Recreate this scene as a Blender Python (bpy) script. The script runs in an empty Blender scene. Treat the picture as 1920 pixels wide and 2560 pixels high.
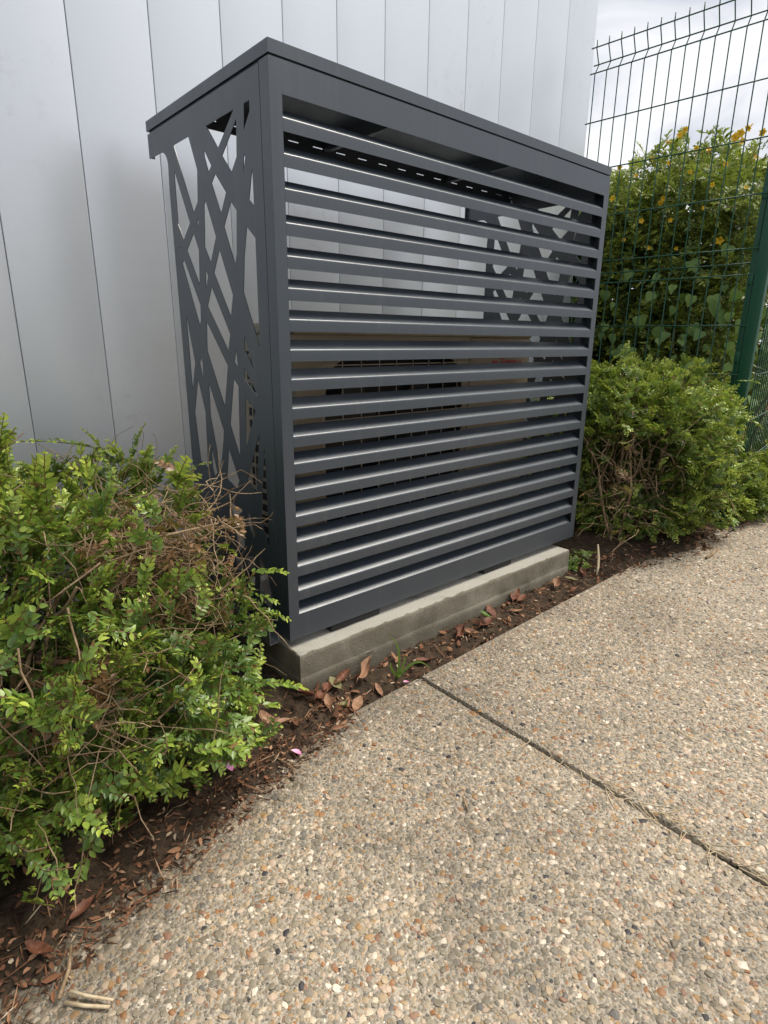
import bpy, math, random
import numpy as np
from mathutils import Vector, Matrix, noise

# ---------------------------------------------------------------- scene, camera, light
SC = bpy.context.scene
COL = SC.collection
RND = random.Random(7)
NPR = np.random.default_rng(11)

CAM_R = Vector((0.749807, -0.661577, 0.010372))
CAM_F = Vector((0.635, 0.72, -0.28))
def cam_axes():
    p, y, r = -0.2840069, 0.7228831, 0.0103725
    f = Vector((math.sin(y) * math.cos(p), math.cos(y) * math.cos(p), math.sin(p)))
    rt = Vector((math.cos(y), -math.sin(y), 0)); up = rt.cross(f)
    return rt * math.cos(r) + up * math.sin(r), up * math.cos(r) - rt * math.sin(r), f
CAM_R, CAM_U, CAM_F = cam_axes()
CAM_LOC = Vector((-0.6785, -1.1049, 0.6992))
cam = bpy.data.cameras.new('camera'); cam_ob = bpy.data.objects.new('camera', cam); COL.objects.link(cam_ob)
cam.sensor_fit = 'VERTICAL'; cam.sensor_height = 24.0; cam.lens = 24.0 * 1477.84 / 2560
cam.clip_start = 0.02; cam.clip_end = 2000
m = Matrix((CAM_R, CAM_U, -CAM_F)).transposed().to_4x4(); m.translation = CAM_LOC
cam_ob.matrix_world = m
SC.camera = cam_ob

TO_SUN = Vector((0.46, -0.22, 0.85)).normalized()
sun = bpy.data.lights.new('sun', 'SUN'); sun_ob = bpy.data.objects.new('sun', sun); COL.objects.link(sun_ob)
sun.energy = 3.3; sun.angle = math.radians(26); sun.color = (1.0, 0.94, 0.84)
sun_ob.rotation_euler = TO_SUN.to_track_quat('Z', 'Y').to_euler()

world = bpy.data.worlds.new('World'); SC.world = world; world.use_nodes = True
nt = world.node_tree; nt.nodes.clear()
def wn(t, **kw):
    n = nt.nodes.new(t)
    for k, v in kw.items(): setattr(n, k, v)
    return n
w_out = wn('ShaderNodeOutputWorld'); w_mix = wn('ShaderNodeMixShader')
w_sky = wn('ShaderNodeTexSky', sky_type='NISHITA', sun_disc=False)
w_sky.sun_elevation = math.asin(TO_SUN.z); w_sky.sun_rotation = math.atan2(TO_SUN.x, TO_SUN.y)
w_b1 = wn('ShaderNodeBackground'); w_b1.inputs['Strength'].default_value = 0.12
w_b2 = wn('ShaderNodeBackground'); w_b2.inputs['Strength'].default_value = 1.0
w_tc = wn('ShaderNodeTexCoord'); w_mp = wn('ShaderNodeMapping'); w_mp.inputs['Scale'].default_value = (1, 1, 1.7)
w_mp.inputs['Location'].default_value = (0.3, 0.1, 0.2)
w_n1 = wn('ShaderNodeTexNoise'); w_n1.inputs['Scale'].default_value = 4.2; w_n1.inputs['Detail'].default_value = 8; w_n1.inputs['Roughness'].default_value = 0.55
w_n1.inputs['Distortion'].default_value = 0.35
w_r1 = wn('ShaderNodeValToRGB'); w_r1.color_ramp.elements[0].position = 0.40; w_r1.color_ramp.elements[1].position = 0.64
w_r1.color_ramp.elements[0].color = (0.52, 0.545, 0.61, 1); w_r1.color_ramp.elements[1].color = (0.95, 0.95, 0.96, 1)
w_r2 = wn('ShaderNodeValToRGB'); w_r2.color_ramp.elements[0].position = 0.30; w_r2.color_ramp.elements[1].position = 0.46
w_r2.color_ramp.elements[0].color = (0.72, 0.72, 0.72, 1); w_r2.color_ramp.elements[1].color = (1, 1, 1, 1)
L = nt.links.new
L(w_tc.outputs['Generated'], w_mp.inputs['Vector']); L(w_mp.outputs['Vector'], w_n1.inputs['Vector'])
L(w_n1.outputs['Fac'], w_r1.inputs['Fac']); L(w_n1.outputs['Fac'], w_r2.inputs['Fac'])
L(w_sky.outputs['Color'], w_b1.inputs['Color']); L(w_r1.outputs['Color'], w_b2.inputs['Color'])
L(w_r2.outputs['Color'], w_mix.inputs['Fac']); L(w_b1.outputs[0], w_mix.inputs[1]); L(w_b2.outputs[0], w_mix.inputs[2])
L(w_mix.outputs[0], w_out.inputs['Surface'])

vs = SC.view_settings
vs.view_transform = 'Standard'; vs.look = 'None'; vs.exposure = 0.35; vs.gamma = 1.0; vs.use_curve_mapping = False
SC.cycles.use_denoising = True
SC.cycles.max_bounces = 8; SC.cycles.diffuse_bounces = 4; SC.cycles.glossy_bounces = 4
SC.cycles.transmission_bounces = 4; SC.cycles.transparent_max_bounces = 6

# ---------------------------------------------------------------- helpers
def put(name, me, parent=None, label=None, cat=None, group=None, kind=None, loc=None):
    o = bpy.data.objects.new(name, me); COL.objects.link(o)
    if parent is not None: o.parent = parent
    if loc is not None: o.location = loc
    return tag(o, label, cat, group, kind)
def tag(o, label=None, cat=None, group=None, kind=None):
    if label: o['label'] = label
    if cat: o['category'] = cat
    if group: o['group'] = group
    if kind: o['kind'] = kind
    return o
def empty(name, loc=(0, 0, 0), **kw):
    o = put(name, None, **kw); o.empty_display_size = 0.05; o.location = loc
    return o
def mesh_py(name, v, f, mat=None, smooth=False):
    me = bpy.data.meshes.new(name); me.from_pydata([tuple(p) for p in v], [], f); me.update()
    if mat: me.materials.append(mat)
    if smooth: me.polygons.foreach_set('use_smooth', [True] * len(me.polygons))
    return me
def mesh_tris(name, V, F, mat=None, smooth=True, **attrs):
    V = np.ascontiguousarray(V, dtype=np.float32); F = np.ascontiguousarray(F, dtype=np.int32)
    me = bpy.data.meshes.new(name)
    me.vertices.add(len(V)); me.vertices.foreach_set('co', V.ravel())
    me.loops.add(F.size); me.loops.foreach_set('vertex_index', F.ravel())
    me.polygons.add(len(F)); me.polygons.foreach_set('loop_start', np.arange(0, F.size, 3, dtype=np.int32))
    if smooth: me.polygons.foreach_set('use_smooth', np.ones(len(F), dtype=bool))
    me.update(calc_edges=True)
    for k, a in attrs.items():
        at = me.attributes.new(k, 'FLOAT', 'POINT'); at.data.foreach_set('value', np.ascontiguousarray(a, dtype=np.float32))
    if mat: me.materials.append(mat)
    return me
def box_vf(x0, x1, y0, y1, z0, z1):
    v = [(x, y, z) for z in (z0, z1) for y in (y0, y1) for x in (x0, x1)]
    f = [(0, 2, 3, 1), (4, 5, 7, 6), (0, 1, 5, 4), (1, 3, 7, 5), (3, 2, 6, 7), (2, 0, 4, 6)]
    return v, f
class MB:
    def __init__(s): s.v = []; s.f = []
    def add(s, v, f):
        o = len(s.v); s.v += [tuple(p) for p in v]; s.f += [tuple(i + o for i in t) for t in f]; return s
    def box(s, *a): return s.add(*box_vf(*a))
    def tube(s, pts, r, n=6, caps=True): return s.add(*tube_vf(pts, r, n, caps))
    def build(s, name, mat, parent=None, smooth=False, bevel=0, seg=2, **kw):
        me = mesh_py(name, s.v, s.f, mat, smooth)
        if bevel:
            import bmesh
            bm = bmesh.new(); bm.from_mesh(me)
            eds = [e for e in bm.edges if len(e.link_faces) == 2 and e.calc_face_angle() > 0.6]
            bmesh.ops.bevel(bm, geom=eds, offset=bevel, segments=seg, profile=0.5, affect='EDGES')
            bm.to_mesh(me); bm.free()
            me.polygons.foreach_set('use_smooth', [True] * len(me.polygons))
            me.set_sharp_from_angle(angle=math.radians(35))
        return put(name, me, parent, **kw)
def tube_vf(pts, r, n=6, caps=True):
    pts = [Vector(p) for p in pts]
    rr = r if hasattr(r, '__len__') else [r] * len(pts)
    v = []; f = []
    t0 = (pts[1] - pts[0]).normalized()
    a = t0.orthogonal().normalized()
    for i, p in enumerate(pts):
        t = (pts[min(i + 1, len(pts) - 1)] - pts[max(i - 1, 0)]).normalized()
        a = (a - t * a.dot(t)).normalized(); b = t.cross(a)
        for k in range(n):
            an = 2 * math.pi * k / n
            v.append(p + (a * math.cos(an) + b * math.sin(an)) * rr[i])
    for i in range(len(pts) - 1):
        for k in range(n):
            k2 = (k + 1) % n
            f.append((i * n + k, i * n + k2, (i + 1) * n + k2, (i + 1) * n + k))
    if caps: f.append(tuple(reversed(range(n)))); f.append(tuple((len(pts) - 1) * n + k for k in range(n)))
    return v, f
def filled(name, outer, holes, thick, mat, parent, to3d, **kw):
    """flat sheet with holes, real thickness; to3d maps (a,b,c) -> world point"""
    cu = bpy.data.curves.new(name, 'CURVE'); cu.dimensions = '2D'; cu.fill_mode = 'BOTH'; cu.extrude = thick / 2
    for pl in [outer] + holes:
        sp = cu.splines.new('POLY'); sp.points.add(len(pl) - 1); sp.use_cyclic_u = True
        for p, (a, b) in zip(sp.points, pl): p.co = (a, b, 0, 1)
    tmp = bpy.data.objects.new('tmp', cu)
    me = bpy.data.meshes.new_from_object(tmp)
    bpy.data.objects.remove(tmp)
    co = np.empty(len(me.vertices) * 3, dtype=np.float32); me.vertices.foreach_get('co', co); co = co.reshape(-1, 3)
    me.vertices.foreach_set('co', np.array([to3d(*c) for c in co], dtype=np.float32).ravel()); me.update()
    me.name = name; me.materials.clear(); me.materials.append(mat)
    me.polygons.foreach_set('use_smooth', [False] * len(me.polygons))
    return put(name, me, parent, **kw)
def fbm(x, y, z=0.0, o=4, s=1.0):
    return noise.fractal(Vector((x * s, y * s, z * s)), 0.6, 2.0, o)

# ---------------------------------------------------------------- materials
class Mat:
    def __init__(s, name, base=(0.5, 0.5, 0.5), rough=0.5, metal=0.0, spec=0.5):
        s.m = bpy.data.materials.new(name); s.m.use_nodes = True; s.t = s.m.node_tree
        s.p = s.t.nodes['Principled BSDF']; s.out = s.t.nodes['Material Output']
        s.p.inputs['Base Color'].default_value = (*base, 1); s.p.inputs['Roughness'].default_value = rough
        s.p.inputs['Metallic'].default_value = metal; s.p.inputs['Specular IOR Level'].default_value = spec
        s._tc = None
    def n(s, t, **kw):
        n = s.t.nodes.new(t)
        for k, v in kw.items():
            if k in n.inputs.keys() if hasattr(n.inputs, 'keys') else False: n.inputs[k].default_value = v
            else: setattr(n, k, v)
        return n
    def l(s, a, b): s.t.links.new(a, b)
    def tc(s, which='Object'):
        if s._tc is None: s._tc = s.n('ShaderNodeTexCoord')
        return s._tc.outputs[which]
    def geo(s): return s.n('ShaderNodeNewGeometry').outputs['Position']
    def noise(s, scale, detail=4, rough=0.55, vec=None, dist=0.0):
        n = s.n('ShaderNodeTexNoise'); n.inputs['Scale'].default_value = scale; n.inputs['Detail'].default_value = detail
        n.inputs['Roughness'].default_value = rough; n.inputs['Distortion'].default_value = dist
        s.l(vec if vec is not None else s.tc(), n.inputs['Vector']); return n.outputs['Fac']
    def vor(s, scale, feature='F1', out='Distance', vec=None, rnd=1.0):
        n = s.n('ShaderNodeTexVoronoi'); n.feature = feature; n.inputs['Scale'].default_value = scale; n.inputs['Randomness'].default_value = rnd
        s.l(vec if vec is not None else s.tc(), n.inputs['Vector']); return n.outputs[out]
    def ramp(s, fac, stops, interp='LINEAR'):
        r = s.n('ShaderNodeValToRGB'); cr = r.color_ramp; cr.interpolation = interp
        while len(cr.elements) < len(stops): cr.elements.new(0.5)
        for e, (p, c) in zip(cr.elements, stops): e.position = p; e.color = (*c, 1) if len(c) == 3 else c
        s.l(fac, r.inputs['Fac']); return r.outputs['Color']
    def mix(s, fac, a, b, blend='MIX'):
        x = s.n('ShaderNodeMix'); x.data_type = 'RGBA'; x.blend_type = blend
        if isinstance(fac, (int, float)): x.inputs[0].default_value = fac
        else: s.l(fac, x.inputs[0])
        for sock, val in ((x.inputs[6], a), (x.inputs[7], b)):
            if isinstance(val, tuple): sock.default_value = (*val, 1)
            else: s.l(val, sock)
        return x.outputs[2]
    def math(s, op, a, b=0.0):
        x = s.n('ShaderNodeMath'); x.operation = op
        for sock, val in zip(x.inputs, (a, b)):
            if isinstance(val, (int, float)): sock.default_value = val
            else: s.l(val, sock)
        return x.outputs[0]
    def base(s, c): s.l(c, s.p.inputs['Base Color']); return s
    def bump(s, h, strength=0.3, dist=0.002):
        b = s.n('ShaderNodeBump'); b.inputs['Strength'].default_value = strength; b.inputs['Distance'].default_value = dist
        s.l(h, b.inputs['Height']); s.l(b.outputs[0], s.p.inputs['Normal']); return s
    def rough(s, r): s.l(r, s.p.inputs['Roughness']); return s

def white(a): return (a, a, a)

# anthracite powder coat
k = Mat('anthracite_powder_coat', (0.029, 0.040, 0.054), 0.32, 0.0, 0.95)
gp = k.geo()
k.bump(k.noise(1500, 1, vec=gp), 0.04, 0.0004)
k.rough(k.ramp(k.noise(7, 6, 0.7, vec=gp), [(0.3, white(0.33)), (0.7, white(0.43))]))
mpv = k.n('ShaderNodeMapping'); mpv.inputs['Scale'].default_value = (30, 30, 2.2); k.l(gp, mpv.inputs['Vector'])
runs = k.ramp(k.noise(1.0, 4, 0.6, vec=mpv.outputs[0]), [(0.55, white(0)), (0.75, white(1))])
k.base(k.mix(k.math('MULTIPLY', runs, 0.10), (0.029, 0.040, 0.054), (0.20, 0.19, 0.17)))
M_ANTH = k.m
# galvanised channel
k = Mat('galvanised_steel', (0.30, 0.31, 0.32), 0.45, 0.7)
k.base(k.ramp(k.noise(40, 4), [(0.3, (0.20, 0.21, 0.22)), (0.7, (0.42, 0.43, 0.44))])); M_GALV = k.m
# rubber
k = Mat('black_rubber', (0.012, 0.012, 0.012), 0.75); k.bump(k.noise(400, 2), 0.4, 0.001); M_RUB = k.m
M_DARK = Mat('dark_void', (0.006, 0.006, 0.007), 0.7).m
# wall cladding, silver grey satin lacquer
k = Mat('silver_grey_cladding', (0.72, 0.75, 0.80), 0.36, 0.48, 0.5)
gp = k.geo()
st1 = k.ramp(k.noise(1.6, 3, vec=gp), [(0.50, white(0)), (0.72, white(1))])
st2 = k.ramp(k.noise(22, 6, 0.75, vec=gp), [(0.55, white(0)), (0.75, white(1))])
stain = k.math('MULTIPLY', k.math('MULTIPLY', st1, st2), 0.6)
fine = k.ramp(k.noise(700, 2, vec=gp), [(0.3, (0.685, 0.715, 0.765)), (0.7, (0.765, 0.795, 0.845))])
k.base(k.mix(stain, fine, (0.46, 0.45, 0.40)))
k.rough(k.math('ADD', 0.33, k.math('MULTIPLY', k.noise(9, 5, vec=gp), 0.08)))
k.bump(k.noise(1100, 2, vec=gp), 0.10, 0.0005); M_WALL = k.m
M_GROOVE = Mat('dark_joint_backing', (0.16, 0.16, 0.18), 0.6).m
M_TRIM = Mat('white_corner_trim', (0.72, 0.73, 0.74), 0.4, 0.5).m
# concrete
k = Mat('cast_concrete', (0.25, 0.235, 0.2), 0.9, 0, 0.25); gp = k.geo()
c1 = k.ramp(k.noise(9, 6, 0.65, vec=gp), [(0.3, (0.135, 0.120, 0.088)), (0.55, (0.205, 0.185, 0.142)), (0.75, (0.29, 0.265, 0.21))])
gr = k.ramp(k.noise(420, 3, 0.7, vec=gp), [(0.3, (0.55, 0.55, 0.55)), (0.7, (1.25, 1.25, 1.25))])
c1 = k.mix(0.6, c1, gr, 'MULTIPLY')
nz = k.n('ShaderNodeSeparateXYZ'); k.l(k.n('ShaderNodeNewGeometry').outputs['Normal'], nz.inputs[0])
sunlit_top = k.ramp(nz.outputs['Z'], [(0.5, white(0)), (0.8, white(1))])
c2 = k.mix(k.math('MULTIPLY', sunlit_top, 0.75), c1, (0.42, 0.40, 0.35))          # upward faces painted paler as a sunlit top, grainy sides
zz = k.n('ShaderNodeSeparateXYZ'); k.l(gp, zz.inputs[0])
lowf = k.n('ShaderNodeMapRange'); k.l(k.math('ADD', zz.outputs['Z'], k.math('MULTIPLY', k.noise(14, 5, 0.7, vec=gp), 0.12)), lowf.inputs[0])
lowf.inputs[1].default_value = -0.095; lowf.inputs[2].default_value = -0.03; lowf.inputs[3].default_value = 0.45; lowf.inputs[4].default_value = 0.0
c2 = k.mix(lowf.outputs[0], c2, (0.075, 0.062, 0.040))
pv = k.math('ADD', k.vor(95, vec=gp), k.math('MULTIPLY', k.noise(30, 4, vec=gp), 0.35))
pits = k.ramp(pv, [(0.20, white(0.3)), (0.30, white(1))])
k.base(k.mix(0.8, c2, pits, 'MULTIPLY'))
hh = k.math('ADD', k.math('MULTIPLY', k.noise(160, 5, 0.7, vec=gp), 0.6), k.math('MULTIPLY', k.noise(520, 2, vec=gp), 0.5))
k.bump(k.math('ADD', hh, pits), 0.9, 0.003); M_CONC = k.m
# soil
k = Mat('dark_soil', (0.05, 0.035, 0.025), 0.95, 0, 0.2); gp = k.geo()
cs = k.ramp(k.noise(45, 8, 0.75, vec=gp), [(0.3, (0.026, 0.018, 0.012)), (0.5, (0.062, 0.043, 0.028)), (0.66, (0.125, 0.085, 0.053)), (0.8, (0.19, 0.135, 0.088))])
k.base(cs); k.bump(k.noise(220, 6, 0.8, vec=gp), 1.0, 0.006); M_SOIL = k.m

def bed_dirt(k, gp, col):
    """damp and soil-stained patches with their own shape: along the bed edge and in blotches over the slabs"""
    sx = k.n('ShaderNodeSeparateXYZ'); k.l(gp, sx.inputs[0])
    line = k.math('ADD', -0.185, k.math('MULTIPLY', 0.29, k.math('MINIMUM', sx.outputs['X'], 0.0)))
    d = k.math('ADD', k.math('SUBTRACT', sx.outputs['Y'], line), k.math('MULTIPLY', k.math('SUBTRACT', k.noise(11, 6, 0.7, vec=gp), 0.5), 0.22))
    mr = k.n('ShaderNodeMapRange'); k.l(d, mr.inputs[0]); mr.inputs[1].default_value = -0.085; mr.inputs[2].default_value = 0.05; mr.inputs[3].default_value = 0.0; mr.inputs[4].default_value = 0.85
    left = k.n('ShaderNodeMapRange'); k.l(sx.outputs['X'], left.inputs[0]); left.inputs[1].default_value = 0.35; left.inputs[2].default_value = -0.05; left.inputs[3].default_value = 0.25; left.inputs[4].default_value = 1.0
    c = k.mix(k.math('MULTIPLY', mr.outputs[0], left.outputs[0]), col, (0.055, 0.042, 0.028))
    bl = k.ramp(k.noise(3.1, 6, 0.6, vec=gp, dist=0.4), [(0.33, white(0.80)), (0.5, white(1.05)), (0.72, white(1.18))])
    return k.mix(1.0, c, bl, 'MULTIPLY')
# pebbles (instances carry their own hue value)
k = Mat('exposed_pebble', (0.3, 0.28, 0.22), 0.55, 0, 0.35)
at = k.n('ShaderNodeAttribute'); at.attribute_type = 'INSTANCER'; at.attribute_name = 'hue'
pc = k.ramp(at.outputs['Fac'], [(0.0, (0.183, 0.155, 0.110)), (0.16, (0.242, 0.204, 0.146)), (0.30, (0.207, 0.181, 0.140)), (0.42, (0.302, 0.243, 0.167)),
     (0.53, (0.378, 0.283, 0.178)), (0.61, (0.343, 0.209, 0.097)), (0.67, (0.273, 0.135, 0.059)), (0.71, (0.437, 0.328, 0.232)), (0.80, (0.509, 0.413, 0.297)),
     (0.89, (0.615, 0.531, 0.420)), (0.925, (0.136, 0.124, 0.108)), (0.96, (0.237, 0.135, 0.086)), (0.986, (0.042, 0.039, 0.041))], 'CONSTANT')
pn = k.ramp(k.noise(2.2, 5, 0.7), [(0.3, white(0.60)), (0.7, white(1.30))])
k.base(bed_dirt(k, k.geo(), k.mix(0.8, pc, pn, 'MULTIPLY'))); M_PEB = k.m
# cement between and under the pebbles
k = Mat('aggregate_cement', (0.4, 0.35, 0.27), 0.92, 0, 0.25); gp = k.geo()
va = k.n('ShaderNodeTexVoronoi'); va.inputs['Scale'].default_value = 170; k.l(gp, va.inputs['Vector'])
hsh = k.n('ShaderNodeSeparateColor'); k.l(va.outputs['Color'], hsh.inputs[0])
vc = k.ramp(hsh.outputs[0], [(0, (0.18, 0.16, 0.12)), (0.25, (0.27, 0.23, 0.17)), (0.5, (0.22, 0.19, 0.15)), (0.68, (0.30, 0.21, 0.115)), (0.8, (0.40, 0.35, 0.27)), (0.93, (0.09, 0.085, 0.08))], 'CONSTANT')
ce = k.ramp(k.noise(300, 4, 0.7, vec=gp), [(0.3, (0.26, 0.222, 0.170)), (0.7, (0.49, 0.43, 0.345))])
edge = k.ramp(va.outputs['Distance'], [(0.30, white(0)), (0.45, white(1))])
cc = k.mix(edge, vc, ce)
k.base(bed_dirt(k, gp, cc))
k.bump(k.math('SUBTRACT', k.math('MULTIPLY', k.noise(500, 3, vec=gp), 0.4), va.outputs['Distance']), 0.8, 0.004); M_CEM = k.m
# dark ground for the wall's reflection, grass ground
k = Mat('reflected_dark_ground', (0.05, 0.05, 0.05), 0.9); gp = k.geo(); k.base(k.ramp(k.noise(120, 4, vec=gp), [(0.3, white(0.03)), (0.7, white(0.075))])); M_REFL_DARK = k.m
k = Mat('grassy_earth', (0.06, 0.08, 0.03), 0.95); gp = k.geo(); k.base(k.ramp(k.noise(3, 6, vec=gp), [(0.3, (0.04, 0.06, 0.02)), (0.7, (0.10, 0.11, 0.05))])); M_EARTH = k.m
# leaves
def leaf_mat(name, stops, rough=0.42, transl=0.30, spec=0.4, brown=None):
    k = Mat(name, (0.1, 0.2, 0.04), rough, 0, spec)
    a = k.n('ShaderNodeAttribute'); a.attribute_name = 'tint'
    c = k.ramp(a.outputs['Fac'], stops)
    k.base(c)
    tr = k.n('ShaderNodeBsdfTranslucent'); k.l(k.mix(0.5, c, (0.30, 0.42, 0.05)), tr.inputs['Color'])
    mx = k.n('ShaderNodeMixShader'); mx.inputs[0].default_value = transl
    k.l(k.p.outputs[0], mx.inputs[1]); k.l(tr.outputs[0], mx.inputs[2]); k.l(mx.outputs[0], k.out.inputs['Surface'])
    return k.m
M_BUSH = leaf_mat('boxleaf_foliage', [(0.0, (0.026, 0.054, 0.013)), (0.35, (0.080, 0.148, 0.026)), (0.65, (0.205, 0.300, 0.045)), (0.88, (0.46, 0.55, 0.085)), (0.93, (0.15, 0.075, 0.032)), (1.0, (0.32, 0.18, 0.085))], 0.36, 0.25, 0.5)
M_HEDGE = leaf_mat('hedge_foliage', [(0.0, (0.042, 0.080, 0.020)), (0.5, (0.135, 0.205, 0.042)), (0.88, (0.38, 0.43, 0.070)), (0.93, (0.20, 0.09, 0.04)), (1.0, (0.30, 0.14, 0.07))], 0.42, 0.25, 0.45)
M_IVY = leaf_mat('climber_leaf', [(0.0, (0.060, 0.135, 0.026)), (1.0, (0.24, 0.36, 0.105))], 0.48, 0.22, 0.4)
M_GRASS = leaf_mat('grass_blade', [(0.0, (0.10, 0.20, 0.03)), (1.0, (0.25, 0.38, 0.07))], 0.5, 0.3)
M_FLOWER = leaf_mat('yellow_petal', [(0.0, (0.85, 0.42, 0.02)), (1.0, (0.90, 0.62, 0.04))], 0.5, 0.3)
M_PINK = leaf_mat('pink_petal', [(0.0, (0.75, 0.16, 0.42)), (1.0, (0.90, 0.62, 0.76))], 0.5, 0.2)
k = Mat('bark_twig', (0.2, 0.14, 0.09), 0.8, 0, 0.25); gp = k.geo()
k.base(k.ramp(k.noise(45, 5, 0.7, vec=gp), [(0.3, (0.13, 0.082, 0.046)), (0.55, (0.30, 0.21, 0.125)), (0.75, (0.50, 0.39, 0.26))])); k.bump(k.noise(300, 3, vec=gp), 0.6, 0.002); M_BARK = k.m
k = Mat('pale_stick', (0.5, 0.42, 0.28), 0.7, 0, 0.3); gp = k.geo(); k.base(k.ramp(k.noise(80, 4, vec=gp), [(0.3, (0.38, 0.29, 0.17)), (0.7, (0.62, 0.52, 0.36))])); M_STICK = k.m
def dry(name, a, b, c):
    k = Mat(name, a, 0.6, 0, 0.3); gp = k.geo()
    k.base(k.ramp(k.noise(90, 5, 0.65, vec=gp), [(0.3, a), (0.55, b), (0.75, c)])); k.bump(k.noise(260, 3, vec=gp), 0.5, 0.002); return k.m
M_DRY1 = dry('dry_leaf_rust', (0.065, 0.024, 0.015), (0.15, 0.058, 0.030), (0.27, 0.125, 0.070))
M_DRY2 = dry('dry_leaf_tan', (0.17, 0.085, 0.045), (0.30, 0.165, 0.095), (0.44, 0.28, 0.18))
M_DRY3 = dry('dry_leaf_olive', (0.10, 0.095, 0.035), (0.22, 0.20, 0.09), (0.36, 0.33, 0.17))
k = Mat('leaf_litter', (0.2, 0.1, 0.05), 0.85, 0, 0.2); a = k.n('ShaderNodeAttribute'); a.attribute_name = 'tint'
k.base(k.ramp(a.outputs['Fac'], [(0, (0.035, 0.022, 0.014)), (0.4, (0.10, 0.048, 0.026)), (0.7, (0.21, 0.095, 0.05)), (0.92, (0.34, 0.19, 0.11)), (1.0, (0.50, 0.42, 0.30))])); M_LITTER = k.m
k = Mat('joint_moss', (0.03, 0.03, 0.015), 0.95); gp = k.geo(); k.base(k.ramp(k.noise(160, 5, vec=gp), [(0.35, (0.012, 0.012, 0.008)), (0.6, (0.04, 0.042, 0.016)), (0.8, (0.10, 0.085, 0.045))])); k.bump(k.noise(400, 4, vec=gp), 1, 0.004); M_MOSS = k.m
# fence paint, AC plastics
k = Mat('green_fence_paint', (0.008, 0.066, 0.036), 0.42, 0, 0.4); k.bump(k.noise(500, 2, vec=k.geo()), 0.1, 0.0005); M_GREEN = k.m
k = Mat('ivory_casing', (0.60, 0.555, 0.46), 0.45); gp = k.geo(); k.base(k.ramp(k.noise(12, 5, vec=gp), [(0.3, (0.27, 0.23, 0.165)), (0.7, (0.35, 0.30, 0.225))])); M_IVORY = k.m
M_WIRE = Mat('cream_wire', (0.50, 0.45, 0.37), 0.5).m
M_RED = Mat('red_print', (0.45, 0.02, 0.025), 0.5).m
M_BLACKP = Mat('black_print', (0.02, 0.02, 0.02), 0.5).m

# ---------------------------------------------------------------- setting: ground, added reflection strip, pavement, soil
def gz(x): return -0.140 + 0.0225 * max(-3.0, min(5.0, x))
def pave(x): return gz(x) + 0.004
PAVE_Y = -0.166
JOINT = 0.277

me = mesh_py('ground', [(-300, -300, -0.42), (300, -300, -0.42), (300, 300, -0.42), (-300, 300, -0.42)], [(0, 1, 2, 3)], M_EARTH)
put('ground', me, kind='structure')
me = mesh_py('dark_reflection_strip', [(-60, -9.0, -0.30), (60, -9.0, -0.30), (60, -2.5, -0.22), (-60, -2.5, -0.22)], [(0, 1, 2, 3)], M_REFL_DARK)  # unseen dark strip added behind the camera to darken the wall's reflection
put('dark_reflection_strip', me, kind='structure')

pavement = empty('pavement', (0, 0, 0), kind='structure')
def slab(x0, x1):
    n = 24; b = MB(); xs = [x0 + (x1 - x0) * i / n for i in range(n + 1)]; v = []; f = []
    y0, y1 = -2.5, PAVE_Y
    for x in xs: v += [(x, y0, pave(x)), (x, y1, pave(x)), (x, y1, pave(x) - 0.10), (x, y0, pave(x) - 0.10)]
    for i in range(n):
        a = i * 4; c = a + 4
        f += [(a, c, c + 1, a + 1), (a + 1, c + 1, c + 2, a + 2), (a + 2, c + 2, c + 3, a + 3), (a + 3, c + 3, c, a)]
    f += [(0, 1, 2, 3), (n * 4 + 3, n * 4 + 2, n * 4 + 1, n * 4)]
    b.add(v, f); return b.build('paving_slab', M_CEM, pavement, bevel=0.005, seg=2)
slab(-3.0, JOINT - 0.0055); slab(JOINT + 0.0055, 5.0)
# mossy fill in the joint
v = []; f = []; n = 160
for i in range(n + 1):
    y = PAVE_Y - 0.02 - (1.5) * i / n
    for j, dx in enumerate((-0.008, -0.004, 0, 0.004, 0.008)):
        z = pave(JOINT) - 0.014 + 0.010 * max(0, fbm(y * 14, dx * 30, 3.3)) + (0.006 if y < -0.55 else 0) * max(0, fbm(y * 9, 1.7, 8))
        v.append((JOINT + dx + 0.0015 * fbm(y * 20, 5, 1), y, z))
for i in range(n):
    for j in range(4): a = i * 5 + j; f.append((a, a + 5, a + 6, a + 1))
put('joint_moss', mesh_py('joint_moss', v, f, M_MOSS, True), pavement, kind='stuff')

# spill line of soil over the paving
def spill(x):
    if x < 0.02: y = -0.168 - 0.27 * (0.02 - x)
    elif x < 1.32: y = PAVE_Y + 0.012
    else: y = PAVE_Y + 0.012 - 0.10 * min(1, (x - 1.32) / 0.35)
    return y
def soil_z(x, y):
    d = y - spill(x) + 0.030 * fbm(x * 9, y * 9, 2.0) + 0.018 * fbm(x * 40, y * 40, 5.0)
    t = max(0.0, min(1.0, (d + 0.035) / 0.08)); t = t * t * (3 - 2 * t)
    open_strip = 1.0 if 0.02 < x < 1.32 else 0.0
    if open_strip:
        e = min(1, (x - 0.02) / 0.05, (1.32 - x) / 0.06)
        z = pave(x) - 0.014 * e + 0.006 * (1 - e)
        z += 0.008 * fbm(x * 22, y * 22, 1) + 0.004 * fbm(x * 70, y * 70, 4)
        z += 0.010 * max(0, min(1, (y + 0.12) / 0.06))
        if y < PAVE_Y - 0.01: z = pave(x) - 0.03
        return z
    z = pave(x) - 0.016 + 0.026 * t
    z += t * (0.010 * fbm(x * 12, y * 12, 1) + 0.005 * fbm(x * 45, y * 45, 4))
    return z + 0.02 * max(0, min(1, (y + 0.1) / 0.3))
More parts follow.
